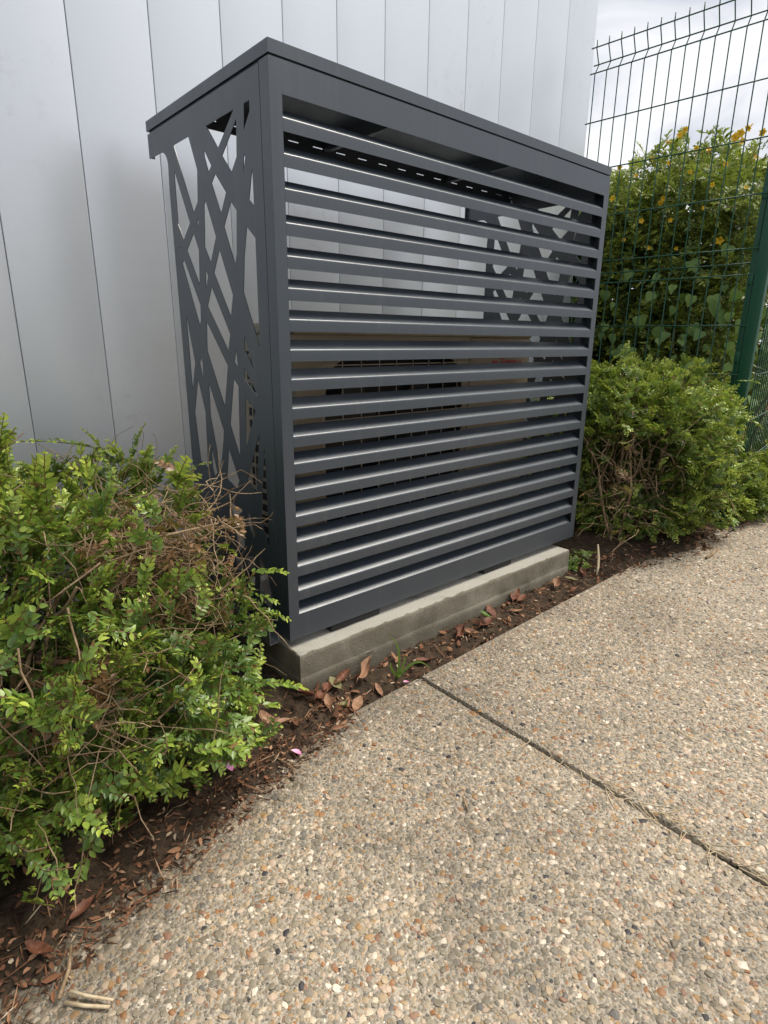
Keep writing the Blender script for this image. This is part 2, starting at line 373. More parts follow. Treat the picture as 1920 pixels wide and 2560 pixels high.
xs = np.concatenate([np.arange(-2.2, -1.0, 0.05), np.arange(-1.0, 1.9, 0.009), np.arange(1.9, 4.5, 0.04)])
ys = np.concatenate([np.arange(-0.85, -0.03, 0.009), np.arange(-0.03, 0.77, 0.03)])
V = np.array([(x, y, soil_z(x, y)) for y in ys for x in xs]); nx = len(xs)
ii, jj = np.meshgrid(np.arange(len(ys) - 1), np.arange(nx - 1), indexing='ij'); a = (ii * nx + jj).ravel()
F = np.concatenate([np.stack([a, a + 1, a + nx + 1], 1), np.stack([a, a + nx + 1, a + nx], 1)])
put('soil_bed', mesh_tris('soil_bed', V, F, M_SOIL), kind='structure')

# pebbles of the exposed aggregate
def pebble_points():
    P = []; S = []; Ro = []; H = []; Pk = []
    def scatter(x0, x1, y0, y1, spacing, smin, smax, big):
        nx_ = int((x1 - x0) / spacing); ny_ = int((y1 - y0) / spacing)
        gx, gy = np.meshgrid(np.arange(nx_), np.arange(ny_), indexing='ij')
        px = x0 + (gx + 0.5 * (gy % 2) + NPR.uniform(-0.42, 0.42, gx.shape)) * spacing
        py = y0 + (gy + NPR.uniform(-0.42, 0.42, gx.shape)) * spacing
        px = px.ravel(); py = py.ravel()
        ok = (np.abs(px - JOINT) > 0.0080) & (py < PAVE_Y - 0.004)
        px = px[ok]; py = py[ok]; n = len(px)
        pz = -0.140 + 0.0225 * px + 0.004
        d = smin + (smax - smin) * NPR.random(n) ** 1.8
        asp = NPR.uniform(0.52, 1.0, n); fl = NPR.uniform(0.24, 0.42, n)
        sc = np.stack([d / 2, d / 2 * asp, d / 2 * fl], 1)
        pz = pz + d * fl * 0.5 * NPR.uniform(-0.75, 0.05, n)
        P.append(np.stack([px, py, pz], 1)); S.append(sc)
        Ro.append(np.stack([NPR.normal(0, 0.13, n), NPR.normal(0, 0.13, n), NPR.uniform(0, 6.28, n)], 1))
        H.append(NPR.random(n)); Pk.append(NPR.integers(0, 6, n))
    scatter(-1.5, 1.5, -1.7, PAVE_Y, 0.0088, 0.0055, 0.0145, True)
    scatter(-1.2, 1.2, -1.35, PAVE_Y, 0.0062, 0.0030, 0.0068, False)
    scatter(1.5, 3.9, -1.2, PAVE_Y, 0.0105, 0.0075, 0.0155, True)
    return [np.concatenate(q) for q in (P, S, Ro, H, Pk)]
P, S, Ro, H, Pk = pebble_points()
me = bpy.data.meshes.new('aggregate_pebbles'); me.vertices.add(len(P)); me.vertices.foreach_set('co', P.astype(np.float32).ravel())
for nm, typ, dat, fld in (('scl', 'FLOAT_VECTOR', S, 'vector'), ('rot', 'FLOAT_VECTOR', Ro, 'vector'), ('hue', 'FLOAT', H, 'value'), ('pick', 'INT', Pk, 'value')):
    at = me.attributes.new(nm, typ, 'POINT'); at.data.foreach_set(fld, (dat.astype(np.int32) if typ == 'INT' else dat.astype(np.float32)).ravel())
me.materials.append(M_PEB)
peb = put('aggregate_pebbles', me, pavement, kind='stuff')
ng = bpy.data.node_groups.new('pebble_scatter', 'GeometryNodeTree')
ng.interface.new_socket('Geometry', in_out='INPUT', socket_type='NodeSocketGeometry'); ng.interface.new_socket('Geometry', in_out='OUTPUT', socket_type='NodeSocketGeometry')
G = ng.nodes.new; gi = G('NodeGroupInput'); go = G('NodeGroupOutput'); gl = ng.links.new
join = G('GeometryNodeJoinGeometry')
for q in range(6):
    ico = G('GeometryNodeMeshIcoSphere'); ico.inputs['Radius'].default_value = 1.0; ico.inputs['Subdivisions'].default_value = 2 if q < 3 else 3
    sp = G('GeometryNodeSetPosition'); nz_ = G('ShaderNodeTexNoise'); nz_.noise_dimensions = '4D'; nz_.inputs['W'].default_value = q * 3.7; nz_.inputs['Scale'].default_value = 1.1; nz_.inputs['Detail'].default_value = 1
    sub = G('ShaderNodeVectorMath'); sub.operation = 'SUBTRACT'; sub.inputs[1].default_value = (0.5, 0.5, 0.5)
    mul = G('ShaderNodeVectorMath'); mul.operation = 'SCALE'; mul.inputs['Scale'].default_value = 1.5
    gl(nz_.outputs['Color'], sub.inputs[0]); gl(sub.outputs[0], mul.inputs[0]); gl(ico.outputs['Mesh'], sp.inputs['Geometry']); gl(mul.outputs[0], sp.inputs['Offset'])
    ss = G('GeometryNodeSetShadeSmooth'); gl(sp.outputs[0], ss.inputs[0]); sm = G('GeometryNodeSetMaterial'); sm.inputs['Material'].default_value = M_PEB; gl(ss.outputs[0], sm.inputs[0])
    g2 = G('GeometryNodeGeometryToInstance'); gl(sm.outputs[0], g2.inputs[0]); gl(g2.outputs[0], join.inputs[0])
iop = G('GeometryNodeInstanceOnPoints'); iop.inputs['Pick Instance'].default_value = True
def named(nm, dt):
    a = G('GeometryNodeInputNamedAttribute'); a.data_type = dt; a.inputs['Name'].default_value = nm; return a.outputs['Attribute']
e2r = G('FunctionNodeEulerToRotation'); gl(named('rot', 'FLOAT_VECTOR'), e2r.inputs[0])
gl(gi.outputs[0], iop.inputs['Points']); gl(join.outputs[0], iop.inputs['Instance']); gl(named('pick', 'INT'), iop.inputs['Instance Index'])
gl(e2r.outputs[0], iop.inputs['Rotation']); gl(named('scl', 'FLOAT_VECTOR'), iop.inputs['Scale']); gl(iop.outputs[0], go.inputs[0])
md = peb.modifiers.new('pebbles', 'NODES'); md.node_group = ng

# ---------------------------------------------------------------- the clad building
bld = empty('building', (0.0, 0.65, -0.2), label='building wall of silver grey vertical metal cladding behind the slatted cover', cat='building')
def wpart(mb, name, mat, **kw):
    mb.v = [(x, y - 0.65, z + 0.2) for x, y, z in mb.v]; return mb.build(name, mat, bld, **kw)
gr_x = [-0.349 - 0.2 * i for i in range(14, 0, -1)] + [-0.349, -0.149, 0.0515, 0.2525, 0.4535, 0.653, 0.853, 1.057, 1.259, 1.463, 1.676, 1.895, 2.112]
WT = 3.9; YW = 0.74
gr_x = [-0.6785 + (g + 0.6785) * (YW + 1.1049) / (0.65 + 1.1049) for g in gr_x]
XE = gr_x[-1]
for a, c in zip(gr_x[:-1], gr_x[1:]):
    wpart(MB().box(a + 0.0010, c - 0.0010, YW, YW + 0.05, -0.25, WT), 'cladding_panel', M_WALL, bevel=0.0022, seg=3)
wpart(MB().box(gr_x[0], XE - 0.004, YW + 0.012, YW + 0.07, -0.26, WT - 0.01), 'backing', M_GROOVE)
wpart(MB().box(gr_x[0], XE - 0.012, YW + 0.09, 6.0, -0.26, WT - 0.02), 'core', M_GROOVE)  # unseen solid body added behind the cladding to block light
for i in range(12):
    wpart(MB().box(XE - 0.027, XE - 0.002, YW + 0.053 + 0.44 * i, YW + 0.490 + 0.44 * i, -0.25, WT), 'end_panel', M_WALL, bevel=0.0022)
wpart(MB().box(gr_x[0] - 0.05, XE + 0.05, YW - 0.05, 6.05, WT + 0.003, WT + 0.18), 'parapet', M_TRIM, bevel=0.01)

# ---------------------------------------------------------------- plinth
b = MB()
px0, px1, py0, py1 = 0.0, 1.156, -0.040, 0.585
nxp = 90
def plinth():
    v = []; f = []
    prof = [(-0.022, 0.004), (-0.026, 0.0006), (-0.034, 0.0), (-0.060, 0.0), (-0.083, 0.0), (-0.0845, 0.0), (-0.0860, -0.0012), (-0.10, -0.0012), (-0.13, -0.0014), (-0.25, -0.0014)]
    path = []
    for i in range(nxp + 1): path.append((px0 + (px1 - px0) * i / nxp, py0, (0, -1)))
    for i in range(1, 50): path.append((px1, py0 + (py1 - py0) * i / 49, (1, 0)))
    for i in range(1, nxp + 1): path.append((px1 - (px1 - px0) * i / nxp, py1, (0, 1)))
    for i in range(1, 49): path.append((px0, py1 - (py1 - py0) * i / 49, (-1, 0)))
    n = len(path); cxm, cym = (px0 + px1) / 2, (py0 + py1) / 2
    for (z, off) in prof:
        for (x, y, nn) in path:
            w = 0.0022 * fbm(x * 16, y * 16, z * 22) + 0.0012 * fbm(x * 60, y * 60, z * 60)
            sx = -off * (1 if x > cxm else -1) if abs(x - px0) < 1e-6 or abs(x - px1) < 1e-6 else 0
            sy = -off * (1 if y > cym else -1) if abs(y - py0) < 1e-6 or abs(y - py1) < 1e-6 else 0
            zz = z + (0.0014 * fbm(x * 25, y * 25, 3) if z > -0.03 else 0.0012 * fbm(x * 18, y * 18, 7) if -0.09 < z < -0.08 else 0)
            v.append((x + sx + w * nn[0], y + sy + w * nn[1], zz))
    for k_ in range(len(prof) - 1):
        for i in range(n):
            j = (i + 1) % n
            f.append((k_ * n + i, (k_ + 1) * n + i, (k_ + 1) * n + j, k_ * n + j))
    f.append(tuple(range(n)))
    return v, f
v, f = plinth()
me = mesh_py('concrete_plinth', v, f, M_CONC, True); me.set_sharp_from_angle(angle=math.radians(50))
put('concrete_plinth', me, label='rough cast concrete plinth under the anthracite slatted cover', cat='plinth')

# ---------------------------------------------------------------- the slatted cover
W, D, HC = 1.2396, 0.598, 1.200
cover = empty('air_conditioner_cover', (0, 0, 0), label='anthracite metal air conditioner cover with slatted front and cut-out sides', cat='cover')
ML, MR, ZB, PT, OH = 0.0277, 0.0270, 0.0613, 0.0615, 0.0367
SH = 0.0016
ZT = ZB + 17 * PT + OH
# front frame: stiles, top and bottom band, returns round both sides
fr = MB()
fr.box(0.0, ML, 0.0, SH, 0.0, HC); fr.box(W - MR, W, 0.0, SH, 0.0, HC)
fr.box(ML, W - MR, 0.0, SH, ZT, HC); fr.box(ML, W - MR, 0.0, SH, 0.0, ZB)
front = fr.build('front_frame', M_ANTH, cover)
for x0, x1 in ((0.0, SH), (W - SH, W)):
    rt = MB(); rt.box(x0, x1, SH + 0.0002, 0.034, 0.0, HC)
    x_in = (0.0018, 0.030) if x0 == 0.0 else (W - 0.030, W - 0.0018)
    rt.box(x_in[0], x_in[1], 0.0338, 0.0352, 0.0, HC - 0.002)
    rt.build('corner_return', M_ANTH, cover)
for za in (0.001, HC - 0.0035): MB().box(0.002, W - 0.002, 0.0018, 0.030, za, za + 0.0015).build('folded_flange', M_ANTH, cover)
# slats: bar with a flap bent inward and up from its top edge
def slat_profile(h):
    pts = [(0.0, -h), (0.0, -h * 0.5), (0.0, -0.0036)]
    r = 0.0056; a1 = math.radians(90 - 34)
    for i in range(1, 9):
        t = a1 * i / 8
        pts.append((r - r * math.cos(t), -0.0036 + r * math.sin(t)))
    d = (math.cos(math.radians(34)), math.sin(math.radians(34)))
    x0, z0 = pts[-1]
    Lf = 0.0345
    for s_ in (0.33, 0.66, 1.0): pts.append((x0 + d[0] * Lf * s_, z0 + d[1] * Lf * s_))
    return pts
def slat_mesh(h):
    out = slat_profile(h); n = len(out); inn = []
    for i in range(n):
        p = Vector(out[max(0, i - 1)]); q = Vector(out[min(n - 1, i + 1)]); t = (q - p).normalized(); nn = Vector((t.y, -t.x))
        inn.append((out[i][0] + nn.x * SH, out[i][1] + nn.y * SH))
    loop = out + inn[::-1]; N = len(loop); v = []; f = []
    for x in (ML + 0.0003, W - MR - 0.0003): v += [(x, a, c) for a, c in loop]
    for i in range(N): j = (i + 1) % N; f.append((i, j, N + j, N + i))
    for i in range(n - 1):
        a, c, d_, e = i, i + 1, N - 2 - i, N - 1 - i
        f.append((a, e, d_, c)); f.append((N + a, N + c, N + d_, N + e))
    me = mesh_py('slat', v, f, M_ANTH, True); me.set_sharp_from_angle(angle=math.radians(40)); return me
sm_full = slat_mesh(PT - OH - 0.0002); sm_low = slat_mesh(0.0042)
for k_ in range(18):
    z = ZB + k_ * PT
    put('slat', sm_low if k_ == 0 else sm_full, cover, loc=(0, 0 if k_ else 0.0018, z))
# lattice side panels
HOLES = [[(0.4428,1.1427),(0.3588,1.1431),(0.3249,1.0685),(0.334,1.0037),(0.3598,0.9842)],[(0.2665,1.1444),(0.1393,1.1456),(0.2173,1.0912)],[(0.0975,1.1461),(0.0748,1.146),(0.0761,1.1271),(0.1028,1.0998)],[(0.1308,1.1271),(0.1376,1.0595),(0.1629,1.0355),(0.2009,1.0735)],[(0.2853,1.1022),(0.2537,1.0639),(0.2689,1.0541),(0.2842,1.0875)],[(0.1007,1.0601),(0.1032,1.0493),(0.1124,1.0251),(0.1092,1.0526)],[(0.0764,1.0298),(0.0756,0.9583),(0.0949,0.9728)],[(0.4518,1.0911),(0.3841,0.9646),(0.4261,0.9319),(0.4529,0.9708)],[(0.2378,1.0455),(0.1925,1.001),(0.2217,0.9637),(0.2576,1.0304)],[(0.3373,0.9704),(0.3388,0.9498),(0.3462,0.961)],[(0.2937,1.0014),(0.2531,0.9201),(0.2878,0.8679),(0.3133,0.9047),(0.302,0.9928)],[(0.1733,0.981),(0.15,0.9604),(0.1595,0.8765),(0.1685,0.8531),(0.2111,0.9361)],[(0.1101,0.9247),(0.0764,0.898),(0.0791,0.6808),(0.139,0.7954),(0.1271,0.8675)],[(0.3686,0.9404),(0.3459,0.9012),(0.3554,0.8227),(0.4118,0.9074)],[(0.4502,0.9221),(0.4468,0.909),(0.4535,0.9125)],[(0.4352,0.8878),(0.3596,0.7764),(0.363,0.7407),(0.3716,0.7283),(0.445,0.8786)],[(0.3172,0.8561),(0.3063,0.8396),(0.3228,0.8094)],[(0.2401,0.8927),(0.1882,0.7924),(0.204,0.7455),(0.2745,0.8453)],[(0.2919,0.8156),(0.213,0.708),(0.2263,0.6693),(0.3196,0.7728)],[(0.3316,0.7374),(0.2341,0.635),(0.2633,0.5347),(0.3398,0.668)],[(0.4483,0.7583),(0.416,0.6359),(0.4447,0.5633)],[(0.3805,0.6517),(0.3711,0.6374),(0.3747,0.5929),(0.3877,0.6343)],[(0.4067,0.596),(0.3756,0.5137),(0.3843,0.3636),(0.4272,0.3763),(0.4423,0.5047)],[(0.1876,0.675),(0.1849,0.6341),(0.1992,0.6456)],[(0.1464,0.7037),(0.1289,0.6743),(0.1105,0.6327),(0.1491,0.6762)],[(0.1536,0.6336),(0.127,0.6067),(0.0922,0.568),(0.1569,0.6084)],[(0.1563,0.5679),(0.1119,0.5389),(0.1433,0.4859),(0.1669,0.4443)],[(0.2087,0.6066),(0.1873,0.5905),(0.1992,0.4179),(0.2405,0.4941)],[(0.3441,0.5896),(0.2777,0.4748),(0.2818,0.4537),(0.3098,0.3651),(0.3477,0.5033)],[(0.3542,0.4224),(0.33,0.3578),(0.3469,0.3439),(0.357,0.367)],[(0.2568,0.4329),(0.2111,0.3577),(0.2245,0.3343),(0.2766,0.3524)],[(0.0979,0.4904),(0.1028,0.4734),(0.1262,0.3404),(0.1666,0.3671),(0.1294,0.4412)],[(0.0793,0.466),(0.078,0.2108),(0.1094,0.2712),(0.0989,0.3587)],[(0.1261,0.1827),(0.0926,0.14),(0.0767,0.0969),(0.0776,0.0569),(0.1393,0.0614)],[(0.1725,0.2862),(0.1428,0.2343),(0.1524,0.2186),(0.178,0.2546)],[(0.1947,0.1607),(0.1522,0.1717),(0.1594,0.0909),(0.1859,0.0963)],[(0.2503,0.2372),(0.2036,0.2672),(0.2021,0.189),(0.2376,0.1625)],[(0.26,0.2896),(0.202,0.2809),(0.2545,0.2472)],[(0.2571,0.1398),(0.2199,0.1506),(0.2099,0.0971),(0.2427,0.0982)]]
def arc(c, r, a0, a1, n=6): return [(c[0] + r * math.cos(a0 + (a1 - a0) * i / n), c[1] + r * math.sin(a0 + (a1 - a0) * i / n)) for i in range(n + 1)]
outer = [(0.0358, 0.0), (0.481, 0.0)] + [(0.488, 1.05)] + arc((0.520, 1.105), 0.036, math.pi, math.pi / 2)[0:] + [(D - 0.001, 1.142), (D - 0.001, HC - 0.003), (0.0358, HC - 0.003)]
for sx in (0, 1):
    X = SH / 2 if sx == 0 else W - SH / 2
    filled('lattice_side_panel', outer, HOLES, SH, M_ANTH, cover, lambda a, b_, c, X=X: (X + c, a, b_))
for x0, x1 in ((0.0020, 0.020), (W - 0.020, W - 0.0020)):
    MB().box(x0, x1, 0.036, 0.478, 0.0008, 0.0024).build('side_flange', M_ANTH, cover)
# lid with folded rim, sits on a recessed collar
lid = MB(); z0, z1 = 1.2046, 1.2276
LD = 0.386; DE = D + 0.004
lid.box(0, W, 0, LD, z1 - SH, z1)
lid.box(0, W, 0, SH, z0, z1 - SH); lid.box(0, SH, SH, DE, z0, z1 - SH); lid.box(W - SH, W, SH, DE, z0, z1 - SH)
lid.box(0, 0.014, LD, DE, z1 - SH, z1); lid.box(W - 0.014, W, LD, DE, z1 - SH, z1)
lid.box(SH, 0.014, DE - SH, DE, z0, z1 - SH); lid.box(W - 0.014, W - SH, DE - SH, DE, z0, z1 - SH)
lid_o = lid.build('lid', M_ANTH, cover)
co = MB(); co.box(0.005, W - 0.005, 0.005, 0.0066, 1.190, z1 - 0.002); co.box(0.005, 0.0066, 0.0068, D - 0.004, 1.190, z1 - 0.002); co.box(W - 0.0066, W - 0.005, 0.0068, D - 0.004, 1.190, z1 - 0.002)
co.build('lid_collar', M_ANTH, lid_o)
# rear rail with a row of slots
rr = MB(); yr = LD - 0.003
rr.box(0.0072, W - 0.0072, yr, yr + SH, 1.177, 1.1953); rr.box(0.0072, W - 0.0072, yr, yr + SH, 1.1978, z1 - 0.002)
x = 0.0072
while x < W - 0.03:
    rr.box(x, min(x + 0.046, W - 0.0072), yr, yr + SH, 1.1953, 1.1978); x += 0.078
rr.build('rear_rail', M_ANTH, lid_o)
for xa in (0.40, 0.88): MB().box(xa, xa + 0.015, 0.032, yr - 0.003, 1.190, z1 - 0.002).build('lid_brace', M_ANTH, lid_o)
for xa in (0.0020, W - 0.0140): MB().box(xa, xa + 0.012, D - 0.0035, D - 0.0019, 1.143, HC - 0.004).build('wing_fold', M_ANTH, cover)
# rubber pads and the base channels
for xa, xb in ((0.125, 0.290), (0.728, 0.872)):
    for ya, yb in ((0.004, 0.110), (0.46, 0.575)):
        MB().box(xa, xb, ya, yb, -0.0205, -0.0008).build('rubber_pad', M_RUB, cover, bevel=0.004)
for s_, x0 in ((-1, -0.030), (1, W + 0.004)):
    c = MB(); xa, xb = x0, x0 + 0.026
    c.box(xa, xb, 0.045, 0.58, -0.0205, -0.0185); c.box(xa, xa + 0.002, 0.045, 0.58, -0.0185, 0.016); c.box(xb - 0.002, xb, 0.045, 0.58, -0.0185, 0.004)
    c.build('base_channel', M_GALV, cover)

# ---------------------------------------------------------------- outdoor air conditioner
AX0, AX1, AY0, AY1, AZ0, AZ1 = 0.145, 1.112, 0.165, 0.430, 0.030, 0.738
ac = empty('outdoor_air_conditioner', (0.6, 0.3, -0.02), label='ivory outdoor air conditioner unit standing inside the slatted cover', cat='air conditioner')
def apart(mb, name, mat, par=None, **kw):
    mb.v = [(x - 0.6, y - 0.3, z + 0.02) for x, y, z in mb.v]; return mb.build(name, mat, par or ac, **kw)
c = MB()
c.box(AX0, AX1, AY0 + 0.004, AY1, AZ0, AZ0 + 0.004); c.box(AX0, AX0 + 0.003, AY0 + 0.004, AY1, AZ0 + 0.004, AZ1 - 0.03); c.box(AX1 - 0.003, AX1, AY0 + 0.004, AY1, AZ0 + 0.004, AZ1 - 0.03)
c.box(AX0 + 0.003, AX1 - 0.003, AY1 - 0.003, AY1, AZ0 + 0.004, AZ1 - 0.03)
apart(c, 'casing', M_IVORY)
apart(MB().box(AX0 - 0.004, AX1 + 0.004, AY0 - 0.004, AY1 + 0.004, AZ1 - 0.0298, AZ1), 'top_cover', M_IVORY, bevel=0.008, seg=3)
fcx, fcz, fr_ = 0.500, 0.375, 0.290
def sq(t, r): return math.copysign(abs(t) ** 0.34, t) * r
circ = [(fcx + sq(math.cos(-2 * math.pi * i / 64), 0.268), fcz + sq(math.sin(-2 * math.pi * i / 64), 0.283)) for i in range(64)]
fp_o = filled('front_panel', [(AX0, AZ0), (0.795, AZ0), (0.795, AZ1 - 0.030), (AX0, AZ1 - 0.030)], [circ], 0.003, M_IVORY, ac, lambda a, b_, cc_: (a - 0.6, AY0 + 0.002 + cc_ - 0.3, b_ + 0.02))
sp_o = apart(MB().box(0.798, AX1, AY0, AY0 + 0.0036, AZ0, AZ1 - 0.031), 'service_panel', M_IVORY, bevel=0.0015)
apart(MB().box(0.815, AX1 - 0.02, AY0 - 0.002, AY0 - 0.0002, 0.655, 0.69), 'embossed_panel', M_IVORY, sp_o, bevel=0.0008)
apart(MB().box(AX0 + 0.01, 0.79, AY0 + 0.10, AY0 + 0.104, AZ0 + 0.01, AZ1 - 0.04), 'heat_exchanger', M_DARK)
fan = MB()
for q in range(3):
    a0 = q * 2.094; pts = []
    for i in range(7):
        aa = a0 + i * 0.17; pts.append([(fcx + rr_ * math.cos(aa), AY0 + 0.03 + 0.05 * i / 6, fcz + rr_ * math.sin(aa)) for rr_ in (0.05, 0.16, 0.26)])
    v = [p for row in pts for p in row]; f = [(i * 3 + j, i * 3 + j + 1, i * 3 + j + 4, i * 3 + j + 3) for i in range(6) for j in range(2)]
    fan.add(v, f)
fan.tube([(fcx, AY0 + 0.03, fcz), (fcx, AY0 + 0.09, fcz)], 0.055, 16)
apart(fan, 'fan', M_BLACKP, smooth=True)
gd = MB(); gx0, gx1, gz0, gz1 = 0.215, 0.785, 0.075, 0.690
for i in range(10): x = gx0 + (gx1 - gx0) * i / 9; gd.tube([(x, AY0 - 0.017, gz0), (x, AY0 - 0.017, gz1)], 0.0017, 6)
for i in range(23): z = gz0 + (gz1 - gz0) * i / 22; gd.tube([(gx0, AY0 - 0.0135, z), (gx1, AY0 - 0.0135, z)], 0.0016, 6)
for x in (gx0, gx1):
    for z in (gz0 + 0.02, gz1 - 0.02, 0.38): gd.tube([(x, AY0 + 0.001, z), (x, AY0 - 0.017, z)], 0.004, 8)
apart(gd, 'fan_guard', M_WIRE, fp_o, smooth=True)
si_o = apart(MB().box(AX0 - 0.0016, AX0 - 0.0002, 0.20, 0.405, 0.07, 0.665), 'side_intake', M_DARK)
for i in range(18):
    z = 0.078 + 0.0335 * i
    apart(MB().box(AX0 - 0.0052, AX0 - 0.0018, 0.196, 0.408, z, z + 0.010), 'intake_bar', M_IVORY, si_o)
for x in (0.235, 0.305, 0.375): apart(MB().box(AX0 - 0.0075, AX0 - 0.0054, x - 0.003, x + 0.003, 0.07, 0.668), 'intake_rib', M_IVORY, si_o)
for x in (0.25, 0.93): apart(MB().box(x, x + 0.06, AY0 - 0.02, AY1 + 0.02, -0.0198, 0.0298), 'foot', M_RUB, bevel=0.003)
def lettering(txt, x, z, size, mat, name, bold=0.0, spacing=1.0):
    cu = bpy.data.curves.new(name, 'FONT'); cu.body = txt; cu.size = size; cu.extrude = 0.0004; cu.offset = bold; cu.space_character = spacing
    t = bpy.data.objects.new('tmp', cu); me = bpy.data.meshes.new_from_object(t); bpy.data.objects.remove(t)
    me.materials.clear(); me.materials.append(mat); me.name = name
    o = put(name, me, sp_o); o.rotation_euler = (math.pi / 2, 0, 0); o.location = (x - 0.6, AY0 - 0.0008 - 0.3, z + 0.02); return o
lettering('FUJITSU', 0.905, 0.603, 0.046, M_RED, 'red_lettering', 0.0006, 1.0)
inf = MB()
for s_ in (-1, 1):
    inf.tube([(0.957 + s_ * 0.006 + 0.006 * math.cos(a), AY0 - 0.001, 0.644 + 0.0042 * math.sin(a)) for a in [2 * math.pi * i / 14 for i in range(15)]], 0.0010, 5)
apart(inf, 'red_emblem', M_RED, sp_o)
lettering('DC INVERTER', 0.905, 0.540, 0.026, M_BLACKP, 'black_lettering', 0.0003, 1.05)
# ---------------------------------------------------------------- green mesh fence
def fence_pt(y): return 2.105 + 0.065 * (0.64 - y)
def wire_run(name, o, dirv, nrm, length, x_start, label, ground):
    root = empty(name, (o[0], o[1], ground), label=label, cat='fence')
    heights = []
    zs_h = [1.970, 1.912, 1.871, 1.671, 1.469, 1.268, 1.069, 1.016, 0.969, 0.771, 0.570, 0.370, 0.170, 0.115, 0.068, -0.03]
    def off(z):
        for c in (1.912, 1.016, 0.115):
            d = abs(z - c)
            if d < 0.050: return 0.032 * (1 - d / 0.050)
        return 0
    zs = [2.000, 1.966, 1.912, 1.868, 1.10, 1.066, 1.016, 0.966, 0.20, 0.165, 0.115, 0.065, -0.06]
    D3 = Vector((*dirv, 0)); N3 = Vector((*nrm, 0)); O = Vector((0, 0, -ground))
    n = int(length / 0.0562)
    vm = MB().tube([N3 * off(z) + Vector((0, 0, z)) for z in zs], 0.0025, 7)
    me = mesh_py('vertical_wire', vm.v, vm.f, M_GREEN, True)
    for i in range(n + 1):
        put('vertical_wire', me, root, loc=O + D3 * (x_start + i * 0.0562))
    hm = MB().tube([Vector((0, 0, 0)), D3 * length * 0.5, D3 * length], 0.0028, 7)
    me = mesh_py('horizontal_wire', hm.v, hm.f, M_GREEN, True)
    for z in zs_h: put('horizontal_wire', me, root, loc=O + Vector((0, 0, z)) + N3 * (off(z) - 0.0048))
    return root
d1 = Vector((0.065, -1.0)).normalized()
wire_run('mesh_fence', (fence_pt(0.655), 0.655), d1, (1.0, 0.065), 0.84, 0.022, 'green welded wire mesh fence running from the wall corner to the post', gz(2.1) - 0.02)
d2 = Vector((1.0, 0.16)).normalized()
wire_run('mesh_fence', (2.215, -0.205), d2, (-0.16, 1.0), 2.6, 0.03, 'second green wire mesh fence running away to the right of the post', gz(2.6) - 0.02)
post = empty('fence_post', (2.168, -0.185, gz(2.15) - 0.03), label='tall green square steel fence post right of the trimmed bush', cat='fence post')
def ppart(mb, name, **kw):
    mb.v = [(x - 2.168, y + 0.185, z - gz(2.15) + 0.03) for x, y, z in mb.v]; return mb.build(name, M_GREEN, post, **kw)
ppart(MB().box(2.150, 2.180, -0.205, -0.158, -0.2, 2.06), 'post_tube', bevel=0.004)
ppart(MB().box(2.162, 2.182, -0.157, -0.132, -0.2, 2.04), 'clamp_rail', bevel=0.002)
for z in (0.30, 0.62, 0.93, 1.25, 1.60, 1.92): ppart(MB().box(2.153, 2.161, -0.156, -0.134, z, z + 0.045), 'clamp', bevel=0.002)
ppart(MB().box(2.146, 2.184, -0.209, -0.154, 2.061, 2.075), 'post_cap', bevel=0.004)

# ---------------------------------------------------------------- foliage tools
def leaf_vf(Ln, wd, fold=0.25, curl=0.15, hi=True):
    ts = [0, 0.16, 0.38, 0.62, 0.84, 1.0] if hi else [0, 0.32, 0.68, 1.0]
    hw = [0, 0.34, 0.50, 0.43, 0.22, 0] if hi else [0, 0.46, 0.40, 0]
    n = len(ts); V = []
    for t in ts: V.append((0, t * Ln, -curl * Ln * t * t))
    for s_ in (-1, 1):
        for t, h in zip(ts[1:-1], hw[1:-1]): V.append((s_ * h * wd, t * Ln, -curl * Ln * t * t + fold * h * wd))
    mS = n - 2; F = []
    for si, s_ in enumerate((-1, 1)):
        o = n + si * mS
        def tri(a, b_, c): F.append((a, b_, c) if s_ > 0 else (a, c, b_))
        tri(0, o, 1)
        for i in range(mS - 1):
            tri(i + 1, o + i, o + i + 1); tri(i + 1, o + i + 1, i + 2)
        tri(mS, o + mS - 1, n - 1)
    return np.array(V), np.array(F)
def frame_of(fwd, up):
    f_ = fwd.normalized(); u = up - f_ * up.dot(f_)
    if u.length < 1e-4: u = f_.orthogonal()
    u.normalize(); x_ = f_.cross(u)
    return np.array((x_, f_, u)).T          # columns x,y,z
